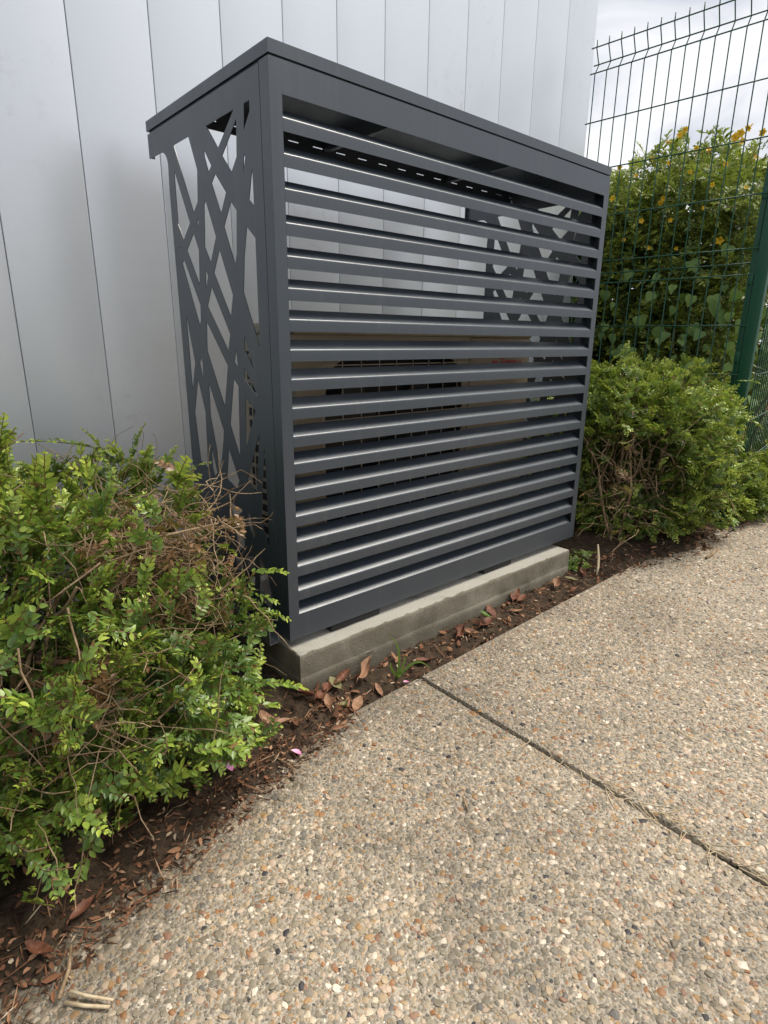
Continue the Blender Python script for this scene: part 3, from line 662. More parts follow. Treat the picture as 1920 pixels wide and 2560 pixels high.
def spray_vf(rng, n_pairs, Ln, wd, gap, hi=True, droop=0.5, ang=0.75, stem_r=0.0009, tip=0.3, age=0.3, dead=0.0, alternate=False):
    Vs = []; Fs = []; T = []; off = 0
    length = gap * n_pairs; pts = []; bend = rng.uniform(-0.6, 0.6)
    for i in range(n_pairs + 1):
        s_ = i / n_pairs
        pts.append(Vector((bend * length * 0.25 * s_ * s_, length * s_ * (1 - 0.12 * abs(droop) * s_), -droop * length * 0.45 * s_ * s_)))
    sv, sf_ = tube_vf(pts[::2] if n_pairs % 2 == 0 else pts, stem_r, 3, False)
    tri = [];
    for q in sf_: tri += [(q[0], q[1], q[2]), (q[0], q[2], q[3])]
    Vs.append(np.array(sv)); Fs.append(np.array(tri)); T.append(np.full(len(sv), 0.95)); off += len(sv)
    for i in range(n_pairs + 1):
        s_ = i / n_pairs; p = pts[i]; t = (pts[min(i + 1, n_pairs)] - pts[max(i - 1, 0)]).normalized()
        k_ = (0.72 + 0.5 * math.sin(math.pi * min(1, s_ * 0.85 + 0.15))) * rng.uniform(0.8, 1.15) * (0.62 if s_ > 0.9 else 1)
        sides = (-1, 1) if i < n_pairs else (-1, 1, 0)
        for sd in sides:
            if rng.random() < 0.06: continue
            a_ = ang + rng.uniform(-0.4, 0.4)
            side = t.cross(Vector((0, 0, 1))).normalized()
            if sd == 0: fw = t.copy()
            else: fw = side * sd * math.sin(a_) + t * math.cos(a_) + Vector((0, 0, rng.uniform(-0.05, 0.35)))
            nrm = Vector((0, 0, 1)) + Vector((rng.uniform(-0.5, 0.5), rng.uniform(-0.5, 0.5), 0))
            lv, lf = leaf_vf(Ln * k_, wd * k_, rng.uniform(0.1, 0.5), rng.uniform(0.0, 0.3), hi)
            R_ = frame_of(fw, nrm); w = lv @ R_.T + np.array(p)
            tn = age + tip * s_ ** 2 + rng.uniform(-0.16, 0.16)
            tn = min(0.88, max(0.0, tn))
            if rng.random() < dead: tn = rng.uniform(0.93, 1.0)
            Vs.append(w); Fs.append(lf + off); T.append(np.full(len(w), tn)); off += len(w)
    return np.concatenate(Vs), np.concatenate(Fs), np.concatenate(T)
def join_instances(name, variants, places, mat, parent, **kw):
    Vs = []; Fs = []; T = []; off = 0
    for vi, mat4, dt in places:
        V, F, t = variants[vi]; A = np.array(mat4)
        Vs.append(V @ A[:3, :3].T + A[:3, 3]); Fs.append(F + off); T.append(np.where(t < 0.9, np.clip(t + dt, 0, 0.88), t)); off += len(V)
    me = mesh_tris(name, np.concatenate(Vs), np.concatenate(Fs), mat, True, tint=np.concatenate(T))
    return put(name, me, parent, **kw)
def place_mat(p, fwd, up, s_=1.0):
    R_ = frame_of(fwd, up) * s_
    M_ = Matrix.Identity(4)
    for i in range(3):
        for j in range(3): M_[i][j] = R_[i][j]
        M_[i][3] = p[i]
    return M_
def wander(rng, p, d, length, n, jit, grav=0.0):
    pts = [Vector(p)]; d = Vector(d).normalized()
    for i in range(n):
        d = (d + Vector((rng.gauss(0, jit), rng.gauss(0, jit), rng.gauss(0, jit) - grav))).normalized()
        pts.append(pts[-1] + d * length / n)
    return pts
def outward(u, nrm, rng, upw=0.55, jit=0.45):
    g = nrm * 0.8 + Vector((0, 0, upw)) + Vector((rng.gauss(0, jit), rng.gauss(0, jit), rng.gauss(0, jit)))
    return g.normalized()

class Mound:
    def __init__(s, c, half, hup, hdn, p=2.7, seed=0, rough=0.16):
        s.c = Vector(c); s.half = half; s.hup = hup; s.hdn = hdn; s.p = p; s.seed = seed; s.rough = rough
    def surf(s, u):
        a, b_ = s.half; h = s.hup if u.z > 0 else s.hdn
        q = abs(u.x / a) ** s.p + abs(u.y / b_) ** s.p + abs(u.z / h) ** s.p
        r = q ** (-1 / s.p)
        P_ = u * r
        nn = noise.fractal(Vector((P_.x * 5 + s.seed, P_.y * 5, P_.z * 5)), 0.6, 2, 3)
        k_ = 1 + s.rough * nn
        n_ = Vector((math.copysign(abs(P_.x / a) ** (s.p - 1) / a, P_.x), math.copysign(abs(P_.y / b_) ** (s.p - 1) / b_, P_.y), math.copysign(abs(P_.z / h) ** (s.p - 1) / h, P_.z))).normalized()
        return P_ * k_, n_
def grow_bush(name, label, mound, variants, n, seed, part_count, bare=(), sub=(), group=None, upw=0.5, scale=(0.8, 1.15), mat=None, floor=None, dtint=0.0, limit=None, branches=14, tangle=160, zmin=-0.5, shoots=(), xmax=9.0):
    rng = random.Random(seed); mat = mat or M_BUSH
    root = empty(name, (mound.c.x, mound.c.y, gz(mound.c.x)), label=label, cat='bush', group=group); base = Vector(root.location)
    places = []
    tries = 0
    while len(places) < n and tries < n * 20:
        tries += 1
        u = Vector((rng.gauss(0, 1), rng.gauss(0, 1), rng.gauss(0, 1))).normalized()
        u = Vector((u.x * mound.half[0], u.y * mound.half[1], u.z * mound.hup)).normalized()
        if u.z < zmin: continue
        P_, nn = mound.surf(u)
        dep = rng.random() ** 1.5
        pos = mound.c + P_ * (1.0 - 0.42 * dep)
        g = outward(u, nn, rng, upw, 0.42)
        pos = pos - g * 0.05
        if limit and not limit(pos): continue
        if any((pos - Vector(bc)).length < br_ and rng.random() < pr for bc, br_, pr, _q in bare): continue
        if floor and pos.z < gz(pos.x) + 0.025: continue
        up = nn * 0.5 + Vector((0, 0, 0.8)) + Vector((rng.gauss(0, 0.3), rng.gauss(0, 0.3), 0))
        vis = nn.dot((CAM_LOC - pos).normalized())
        dt = (-0.24 * dep) + rng.uniform(-0.20, 0.20) + (0.10 if nn.z > 0.6 else 0) + dtint  # deeper leaves tinted darker to paint shade inside the bush; tops lighter
        places.append((rng.randrange(len(variants)), place_mat(pos - base, g, up, rng.uniform(*scale)), dt, dep, vis, (pos - CAM_LOC).length))
    for sp_, sd_, sl_ in shoots:
        V, F, t = spray_vf(rng, int(sl_ / 0.0085), 0.0165, 0.0088, 0.0085, True, 0.5, 0.95, 0.0011, 0.45, 0.5, 0.0)
        o = put('leafy_shoot', mesh_tris('leafy_shoot', V, F, mat, True, tint=t), root); o.matrix_local = place_mat(Vector(sp_) - base, Vector(sd_), Vector((0, 0, 1)))
    dv = [spray_vf(rng, rng.randint(4, 8), 0.013, 0.007, 0.009, False, 0.6, 0.9, 0.0009, 0, 0.5, 1.0) for _ in range(5)] if bare else []
    dp = []
    for bc, br_, pr, q_ in bare:
        for _ in range(int(95 * q_)):
            pos = Vector(bc) + Vector((rng.gauss(0, 1), rng.gauss(0, 1), rng.gauss(0, 1))).normalized() * br_ * rng.random() ** 0.6
            if limit and not limit(pos): continue
            dp.append((rng.randrange(5), place_mat(pos - base, Vector((rng.gauss(0, 1), rng.gauss(0, 1), rng.gauss(0, 0.7))), Vector((rng.gauss(0, .4), rng.gauss(0, .4), 1)), rng.uniform(0.6, 1.1)), 0.0))
    if dp: join_instances('dead_foliage', dv, dp, mat, root, kind='stuff')
    order = sorted(range(len(places)), key=lambda i: places[i][5] + 3 * places[i][3] - 0.6 * places[i][4])
    solo = set(order[:part_count])
    for i in solo:
        vi, M_, dt = places[i][:3]
        V, F, t = variants[vi]
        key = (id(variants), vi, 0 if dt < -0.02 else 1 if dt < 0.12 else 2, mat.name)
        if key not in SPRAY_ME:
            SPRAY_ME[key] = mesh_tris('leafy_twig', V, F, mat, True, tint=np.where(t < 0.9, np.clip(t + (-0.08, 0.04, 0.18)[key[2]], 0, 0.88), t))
        o = put('leafy_twig', SPRAY_ME[key], root); o.matrix_local = M_
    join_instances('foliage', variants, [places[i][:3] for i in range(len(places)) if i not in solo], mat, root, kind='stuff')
    # woody frame
    for b_ in range(branches):
        a_ = rng.uniform(0, 6.28)
        st = Vector((mound.c.x + rng.gauss(0, mound.half[0] * 0.35), mound.c.y + rng.gauss(0, mound.half[1] * 0.3), gz(mound.c.x) - 0.01))
        u = Vector((rng.gauss(0, 1) * mound.half[0], rng.gauss(0, 1) * mound.half[1], abs(rng.gauss(0, 1)) * mound.hup + 0.1)).normalized()
        tgt = mound.c + mound.surf(u)[0] * 0.88
        if limit and not limit(tgt): continue
        pts = [st.lerp(tgt, i / 7) + Vector((rng.gauss(0, 0.016), rng.gauss(0, 0.016), rng.gauss(0, 0.016) + 0.08 * math.sin(math.pi * i / 7))) for i in range(8)]
        r0 = rng.uniform(0.004, 0.008)
        MB().tube([p - base for p in pts], [r0 * (1 - 0.75 * i / 7) for i in range(8)], 6).build('branch', M_BARK, root, smooth=True)
    tg = MB()
    for b_ in range(tangle):
        u = Vector((rng.gauss(0, 1), rng.gauss(0, 1), rng.gauss(0, 0.8))).normalized()
        if u.z < zmin: continue
        P_, nn = mound.surf(u); pos = mound.c + P_ * rng.uniform(0.55, 0.98)
        if limit and not limit(pos): continue
        d = outward(u, nn, rng, 0.1, 0.9)
        pts = wander(rng, pos - base - d * 0.06, d, rng.uniform(0.08, 0.20), 5, 0.25)
        if max(q.x for q in pts) + base.x > xmax: continue
        r0 = rng.uniform(0.0010, 0.0022); tg.tube(pts, [r0 * (1 - 0.12 * i) for i in range(6)], 4, False)
    for bc, br_, pr, q_ in bare:
        for b_ in range(int(220 * q_ * br_ / 0.15)):
            pos = Vector(bc) + Vector((rng.gauss(0, 1), rng.gauss(0, 1), rng.gauss(0, 1))).normalized() * br_ * rng.random() ** 0.5
            if limit and not limit(pos): continue
            d = Vector((rng.gauss(0, 1), rng.gauss(0, 1), rng.gauss(0, 0.6)))
            pts = wander(rng, pos - base, d, rng.uniform(0.05, 0.16), 6, 0.28)
            if max(q.x for q in pts) + base.x > xmax: continue
            r0 = rng.uniform(0.0007, 0.0018); tg.tube(pts, [r0 * (1 - 0.1 * i) for i in range(7)], 4, False)
    if tg.v: put('twig_tangle', mesh_py('twig_tangle', tg.v, tg.f, M_BARK, True), root, kind='stuff')
    return root
SPRAY_ME = {}
r_ = random.Random(3)
def combo(n0, n1, l0, l1, gap, hi):
    parts_ = []; off = 0; main_n = r_.randint(n0, n1); Ln = r_.uniform(l0, l1); wd = Ln * r_.uniform(0.46, 0.58); dr = r_.uniform(-0.2, 0.9); age = r_.uniform(0.24, 0.5)
    todo = [(main_n, Vector((0, 0, 0)), Vector((0, 1, 0)), Vector((0, 0, 1)), 1.0)]
    for q in range(r_.randint(1, 3)):
        t = r_.uniform(0.1, 0.7); sg = r_.choice((-1, 1)); L0 = main_n * gap
        todo.append((r_.randint(3, 6), Vector((0, L0 * t, -dr * L0 * 0.45 * t * t)), Vector((sg * r_.uniform(0.5, 1.0), 1, r_.uniform(-0.3, 0.5))), Vector((r_.gauss(0, .4), r_.gauss(0, .4), 1)), r_.uniform(0.75, 1.0)))
    Vs_, Fs_, Ts_ = [], [], []
    for n_, p_, f_, u_, sc_ in todo:
        V, F, t = spray_vf(r_, n_, Ln * sc_, wd * sc_, gap * r_.uniform(0.9, 1.25), hi, dr, r_.uniform(0.75, 1.1), 0.0008, 0.42, age, 0.03)
        V = V @ frame_of(f_, u_).T + np.array(p_); Vs_.append(V); Fs_.append(F + off); Ts_.append(t); off += len(V)
    return np.concatenate(Vs_), np.concatenate(Fs_), np.concatenate(Ts_)
SPR_NEAR = [combo(5, 9, 0.0115, 0.0160, 0.0076, True) for _ in range(24)]
SPR_MID = [combo(4, 8, 0.0120, 0.0160, 0.0080, False) for _ in range(20)]

# ---------------------------------------------------------------- bushes
mL = Mound((-0.64, 0.13, 0.12), (0.59, 0.455), 0.385, 0.29, 2.4, 1.0, 0.24)
grow_bush('boxleaf_bush', 'leggy small-leaved green bush in front of the wall, left of the cover', mL, SPR_NEAR, 3500, 21, 280, zmin=-0.75, xmax=-0.035,
          bare=(((-0.27, -0.02, 0.285), 0.165, 0.93, 1.3), ((-0.50, -0.20, 0.16), 0.09, 0.6, 0.5), ((-0.36, -0.02, 0.33), 0.09, 0.6, 0.5)), limit=lambda p: p.x < -0.165 + 0.09 * min(1, max(0, p.z / 0.26)) + 0.05 * min(1, max(0, (p.y - 0.05) / 0.25)) and p.y < 0.66, floor=True, branches=26, tangle=650, dtint=0.04,
          shoots=[((-0.27, 0.26, 0.45), (-0.9, 0.2, 0.42), 0.22), ((-0.24, 0.28, 0.40), (0.15, 0.0, 1.0), 0.12), ((-0.28, 0.24, 0.41), (-0.25, 0.1, 1.0), 0.12), ((-0.21, 0.20, 0.38), (0.4, 0.1, 0.9), 0.11), ((-0.26, 0.16, 0.41), (0.1, -0.3, 0.9), 0.10), ((-0.16, 0.28, 0.36), (0.9, -0.2, 0.7), 0.12), ((-0.50, 0.2, 0.44), (-0.3, 0.1, 0.9), 0.10), ((-0.12, -0.06, -0.04), (1.0, -0.30, -0.12), 0.12), ((-0.10, -0.02, 0.21), (0.9, -0.5, 0.2), 0.08), ((-0.09, -0.01, 0.15), (0.9, -0.5, -0.3), 0.06)])
mR = Mound((1.82, 0.10, 0.22), (0.42, 0.42), 0.40, 0.36, 2.6, 5.0)
grow_bush('boxleaf_bush', 'rounded small-leaved green bush between the cover and the green fence', mR, SPR_MID, 3000, 33, 200, zmin=-0.85,
          bare=(((1.45, -0.06, 0.16), 0.23, 0.96, 0.30),), limit=lambda p: p.x > 1.275 and p.y < 0.60 and p.x < 2.12, floor=True, branches=22, tangle=200, dtint=0.14,
          shoots=[((1.75, 0.15, 0.60), (0.2, 0.1, 0.9), 0.12), ((1.5, 0.2, 0.58), (-0.4, 0.1, 0.8), 0.10), ((2.08, -0.22, 0.40), (0.9, -0.3, -0.1), 0.16), ((2.06, -0.20, 0.55), (0.7, -0.4, 0.1), 0.10)])
mR2 = Mound((2.70, -0.24, 0.00), (0.58, 0.13), 0.22, 0.14, 2.4, 9.0)
grow_bush('boxleaf_bush', 'low green bush at the foot of the second fence beyond the post', mR2, SPR_MID, 900, 35, 60, floor=True, branches=5, tangle=20, dtint=0.10)

# hedge beyond the fence
hedge = empty('flowering_hedge', (2.9, 0.7, gz(2.9)), label='tall leafy hedge with yellow flowers behind the green mesh fence', cat='hedge')
SPR_H = [spray_vf(r_, r_.randint(4, 6), 0.031, 0.0100, 0.0125, False, r_.uniform(0, 0.9), 0.85, 0.0012, 0.25, 0.30, 0.01) for _ in range(10)]
rng = random.Random(77); places = []; hb = Vector(hedge.location)
def hedge_top(x, y): return 1.445 + 0.05 * math.sin(y * 7 - 1.2) + 0.07 * fbm(x * 3.2, y * 3.2, 3) + 0.20 * max(0, min(1, (x - 2.4) / 0.6))
def hedge_add(n, sampler):
    for _ in range(n):
        pos, nn = sampler()
        dep = rng.random() ** 1.4; pos = pos - nn * 0.20 * dep + nn * 0.07 * fbm(pos.x * 4, pos.y * 4, pos.z * 4)
        g = (nn * 0.7 + Vector((0, 0, 0.25)) + Vector((rng.gauss(0, 0.5), rng.gauss(0, 0.5), rng.gauss(0, 0.5)))).normalized()
        up = nn * 0.6 + Vector((0, 0, 0.8)) + Vector((rng.gauss(0, 0.35), rng.gauss(0, 0.35), 0))
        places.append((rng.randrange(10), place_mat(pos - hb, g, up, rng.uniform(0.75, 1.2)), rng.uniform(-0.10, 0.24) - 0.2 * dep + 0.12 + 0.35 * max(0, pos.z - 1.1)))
def s_face():
    y = rng.uniform(-0.10, 1.15); x = 2.33 + 0.06 * fbm(y * 4, 1, 1); z = -0.1 + (hedge_top(x, y) + 0.05) * rng.random(); return Vector((x, y, z)), Vector((-1, -0.1, 0.05))
def s_side():
    x = rng.uniform(2.33, 4.4); z = -0.1 + (hedge_top(x, 0.0)) * rng.random(); return Vector((x, -0.02 + 0.16 * (x - 2.3) + 0.05 * fbm(x * 4, z * 4, 1), z)), Vector((-0.1, -1, 0.05))
def s_top():
    x = rng.uniform(2.33, 3.4); y = rng.uniform(-0.05, 1.2); return Vector((x, y, hedge_top(x, y) - 0.1 * rng.random())), Vector((-0.2, -0.1, 1))
def s_tip():
    x = rng.uniform(2.33, 2.75); y = rng.uniform(0.2, 0.8); return Vector((x, y, hedge_top(x, y) + 0.09 * rng.random())), Vector((-0.1, 0, 1))
hedge_add(4300, s_face); hedge_add(1500, s_side); hedge_add(1500, s_top); hedge_add(230, s_tip)
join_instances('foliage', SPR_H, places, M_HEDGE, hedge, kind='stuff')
for i in range(16):
    y = -0.05 + i * 0.075; pts = wander(rng, Vector((2.55 + rng.uniform(0, 0.2), y, gz(2.4))) - hb, (0.06, rng.uniform(-0.1, 0.1), 1), 1.35 + rng.uniform(-0.1, 0.15), 9, 0.07)
    MB().tube(pts, [0.009 * (1 - 0.08 * j) for j in range(10)], 6).build('branch', M_BARK, hedge, smooth=True)
# dense inner core so the hedge closes up
core = [];
for _ in range(2600):
    pos = Vector((rng.uniform(2.5, 3.2), rng.uniform(0.06, 1.3), rng.uniform(-0.1, 1.33)))
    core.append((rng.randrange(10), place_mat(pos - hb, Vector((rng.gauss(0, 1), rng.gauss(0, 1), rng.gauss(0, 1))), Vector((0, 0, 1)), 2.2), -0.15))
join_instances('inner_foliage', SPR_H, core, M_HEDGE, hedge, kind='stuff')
def flower_mesh():
    Vs = []; Fs = []; T = []; off = 0
    for q in range(5):
        lv, lf = leaf_vf(0.024, 0.024, 0.35, 0.35, True); a_ = q * 1.2566
        R_ = frame_of(Vector((math.cos(a_), math.sin(a_), 0.85)), Vector((-0.4 * math.cos(a_), -0.4 * math.sin(a_), 1)))
        Vs.append(lv @ R_.T); Fs.append(lf + off); T.append(np.full(len(lv), 0.7)); off += len(lv)
    tv, tf = tube_vf([(0, 0, -0.03), (0, 0, -0.01), (0, 0, 0.004)], [0.0025, 0.005, 0.008], 7, False)
    tri = [t for q in tf for t in ((q[0], q[1], q[2]), (q[0], q[2], q[3]))]
    Vs.append(np.array(tv)); Fs.append(np.array(tri) + off); T.append(np.full(len(tv), 0.1))
    return mesh_tris('flower', np.concatenate(Vs), np.concatenate(Fs), M_FLOWER, True, tint=np.concatenate(T))
fm = flower_mesh()
FLOW = [(1533, 497, 1.1), (1660, 495, 1.0), (1700, 340, 1.1), (1712, 325, 1.0), (1800, 600, 1.3), (1838, 345, 1.4), (1850, 335, 1.3), (1855, 355, 1.1), (1873, 318, 1.1), (1548, 418, 1.0), (1772, 375, 1.0), (1742, 370, 0.8),
        (1650, 508, 0.9), (1603, 553, 0.9), (1675, 550, 0.8), (1780, 462, 0.8), (1672, 408, 0.8), (1620, 620, 0.7), (1905, 330, 1.1), (1670, 355, 0.9), (1590, 440, 0.7), (1725, 430, 0.7), (1815, 410, 0.8), (1890, 395, 0.8), (1760, 520, 0.7), (1560, 600, 0.7), (1690, 620, 0.7), (1630, 395, 0.7), (1865, 470, 0.7)]
def pix_ray(u, v):
    return (CAM_F + CAM_R * ((u - 960) / 1477.84) - CAM_U * ((v - 1280) / 1477.84))
for u, v, s_ in FLOW:
    d = pix_ray(u, v); t = (2.285 - CAM_LOC.x) / d.x; p = CAM_LOC + d * t
    o = put('flower', fm, hedge); o.matrix_local = place_mat(p - hb, Vector((rng.gauss(0, .4), rng.gauss(0, .4), 0.8)), Vector((-0.8, -0.5 + rng.gauss(0, .3), 0.3 + rng.gauss(0, .3))), s_ * 0.66)

# climber with broad leaves in the fence
ivy = empty('climbing_vine', (2.24, 0.2, gz(2.2)), label='climbing vine with broad heart-shaped leaves low in the mesh fence', cat='vine'); ib = Vector(ivy.location)
def ivy_leaf(sz, seed):
    rr_ = random.Random(seed); out = [(0, 0), (0.22, -0.10), (0.44, -0.02), (0.52, 0.20), (0.42, 0.46), (0.30, 0.60), (0.16, 0.84), (0, 1.06)]
    pts = [(x, y) for x, y in out] + [(-x, y) for x, y in out[-2:0:-1]]
    V = []; F = []
    for ring in (0.0, 0.55, 1.0):
        if ring == 0: V.append((0, 0.36 * sz, 0)); continue
        for x, y in pts:
            X_, Y_ = x * ring, 0.36 + (y - 0.36) * ring
            V.append((X_ * sz, Y_ * sz, (0.16 * abs(X_) - 0.22 * (Y_ - 0.36) ** 2 + 0.03 * math.sin(7 * X_ + 5 * Y_ + seed)) * sz))
    n = len(pts)
    for i in range(n):
        j = (i + 1) % n; F.append((0, 1 + i, 1 + j)); F.append((1 + i, 1 + n + i, 1 + n + j)); F.append((1 + i, 1 + n + j, 1 + j))
    return mesh_tris('vine_leaf', np.array(V), np.array(F), M_IVY, True, tint=np.full(len(V), rr_.uniform(0.1, 0.9)))
IV = [ivy_leaf(0.062, i) for i in range(8)]
stem = MB()
for i in range(9):
    y = 0.52 - i * 0.075
    stem.tube(wander(rng, Vector((2.29, y, gz(2.2))) - ib, (0.04, rng.uniform(-.25, .25), 1), rng.uniform(0.7, 1.0), 10, 0.14), 0.0013, 5, False)
put('vine_stem', mesh_py('vine_stem', stem.v, stem.f, M_BARK, True), ivy)
cnt = 0
while cnt < 95:
    y = rng.uniform(-0.16, 0.56); z = rng.uniform(0.30, 1.12)
    dens = (0.35 + 0.65 * max(0, min(1, (0.45 - y) / 0.4))) * (1.0 if z < 0.95 else 0.45)
    if rng.random() > dens: continue
    cnt += 1
    p = Vector((2.205 + rng.uniform(-0.02, 0.07), y, z))
    nrm = Vector((-0.85, -0.40 + rng.gauss(0, 0.3), 0.40 + rng.gauss(0, 0.35)))
    o = put('vine_leaf', IV[rng.randrange(8)], ivy); o.matrix_local = place_mat(p - ib, Vector((rng.gauss(0, 0.3), rng.gauss(0, 0.45), -1)), nrm, rng.uniform(0.4, 1.05))
for i in range(24):
    x = rng.uniform(2.28, 2.9); z = rng.uniform(0.2, 1.0)
    p = Vector((x, -0.165 + 0.16 * (x - 2.2) + rng.uniform(0, 0.05), z))
    o = put('vine_leaf', IV[rng.randrange(8)], ivy); o.matrix_local = place_mat(p - ib, Vector((rng.gauss(0, 0.4), rng.gauss(0, 0.3), -1)), Vector((-0.4 + rng.gauss(0, .3), -0.85, 0.4)), rng.uniform(0.6, 1.2))

# ---------------------------------------------------------------- litter, fallen leaves, petals, sticks, weeds
rng = random.Random(5)
Vs = []; Fs = []; T = []; off = 0
def chip(p, ln, wd, tn, tilt=0.5):
    global off
    lv, lf = leaf_vf(ln, wd, rng.uniform(-0.4, 0.6), rng.uniform(-0.2, 0.4), False)
    a_ = rng.uniform(0, 6.28); R_ = frame_of(Vector((math.cos(a_), math.sin(a_), rng.gauss(0, tilt * 0.5))), Vector((rng.gauss(0, tilt), rng.gauss(0, tilt), 1)))
    Vs.append(lv @ R_.T + np.array(p)); Fs.append(lf + off); T.append(np.full(len(lv), tn)); off += len(lv)
def surf_z(x, y): return max(soil_z(x, y), pave(x)) if y < PAVE_Y else soil_z(x, y)
for _ in range(5200):
    r = rng.random()
    if r < 0.62: x = rng.uniform(-1.2, 0.06); y = spill(x) + abs(rng.gauss(0, 0.10)) - 0.035
    elif r < 0.80: x = rng.uniform(0.0, 1.35); y = rng.uniform(-0.158, -0.042)
    else: x = rng.uniform(1.25, 2.4); y = spill(x) + abs(rng.gauss(0, 0.10)) - 0.03
    if y > 0.5: continue
    tn = rng.random() ** 1.3
    if rng.random() < 0.25: chip((x, y, surf_z(x, y) + 0.003), rng.uniform(0.02, 0.05), 0.0022, tn, 0.25)
    elif x > 0.0 and rng.random() < 0.16 or rng.random() < 0.012: chip((x, y, surf_z(x, y) + 0.005), rng.uniform(0.018, 0.036), rng.uniform(0.008, 0.015), rng.uniform(0.3, 0.9), 0.6)
    else: chip((x, y, surf_z(x, y) + 0.002), rng.uniform(0.006, 0.020), rng.uniform(0.003, 0.008), tn)
put('leaf_litter', mesh_tris('leaf_litter', np.concatenate(Vs), np.concatenate(Fs), M_LITTER, True, tint=np.concatenate(T)), label='brown leaf litter and bark chips scattered on the soil', cat='leaf litter', kind='stuff')

def dry_leaf(Ln, wd, curl, fold, twist, seed):
    rr_ = random.Random(seed); n = 9; V = []; F = []
    for i in range(n):
        t = i / (n - 1); h = wd * (math.sin(math.pi * min(1, t * 0.94 + 0.03)) ** 0.75) * 0.5
        for j in range(5):
            s_ = (j - 2) / 2; a_ = twist * (t - 0.5)
            x = s_ * h; z = fold * abs(s_) ** 1.5 * h + 0.10 * h * math.sin(9 * t + 4 * s_ + seed)
            x, z = x * math.cos(a_) - z * math.sin(a_), x * math.sin(a_) + z * math.cos(a_)
            y = Ln * (t - 0.5); z += curl * Ln * (t - 0.5) ** 2 * 2
            V.append((x, y, z + 0.002))
    for i in range(n - 1):
        for j in range(4): a = i * 5 + j; F.append((a, a + 1, a + 6, a + 5))
    sv, sf_ = tube_vf([(0, -Ln * 0.5, curl * Ln * 0.5 + 0.002), (0.002, -Ln * 0.62, curl * Ln * 0.5 + 0.004), (0.004, -Ln * 0.72, curl * Ln * 0.5)], 0.0010, 5)
    o = len(V); V += [tuple(p) for p in sv]; F += [tuple(i + o for i in q) for q in sf_]
    return V, F
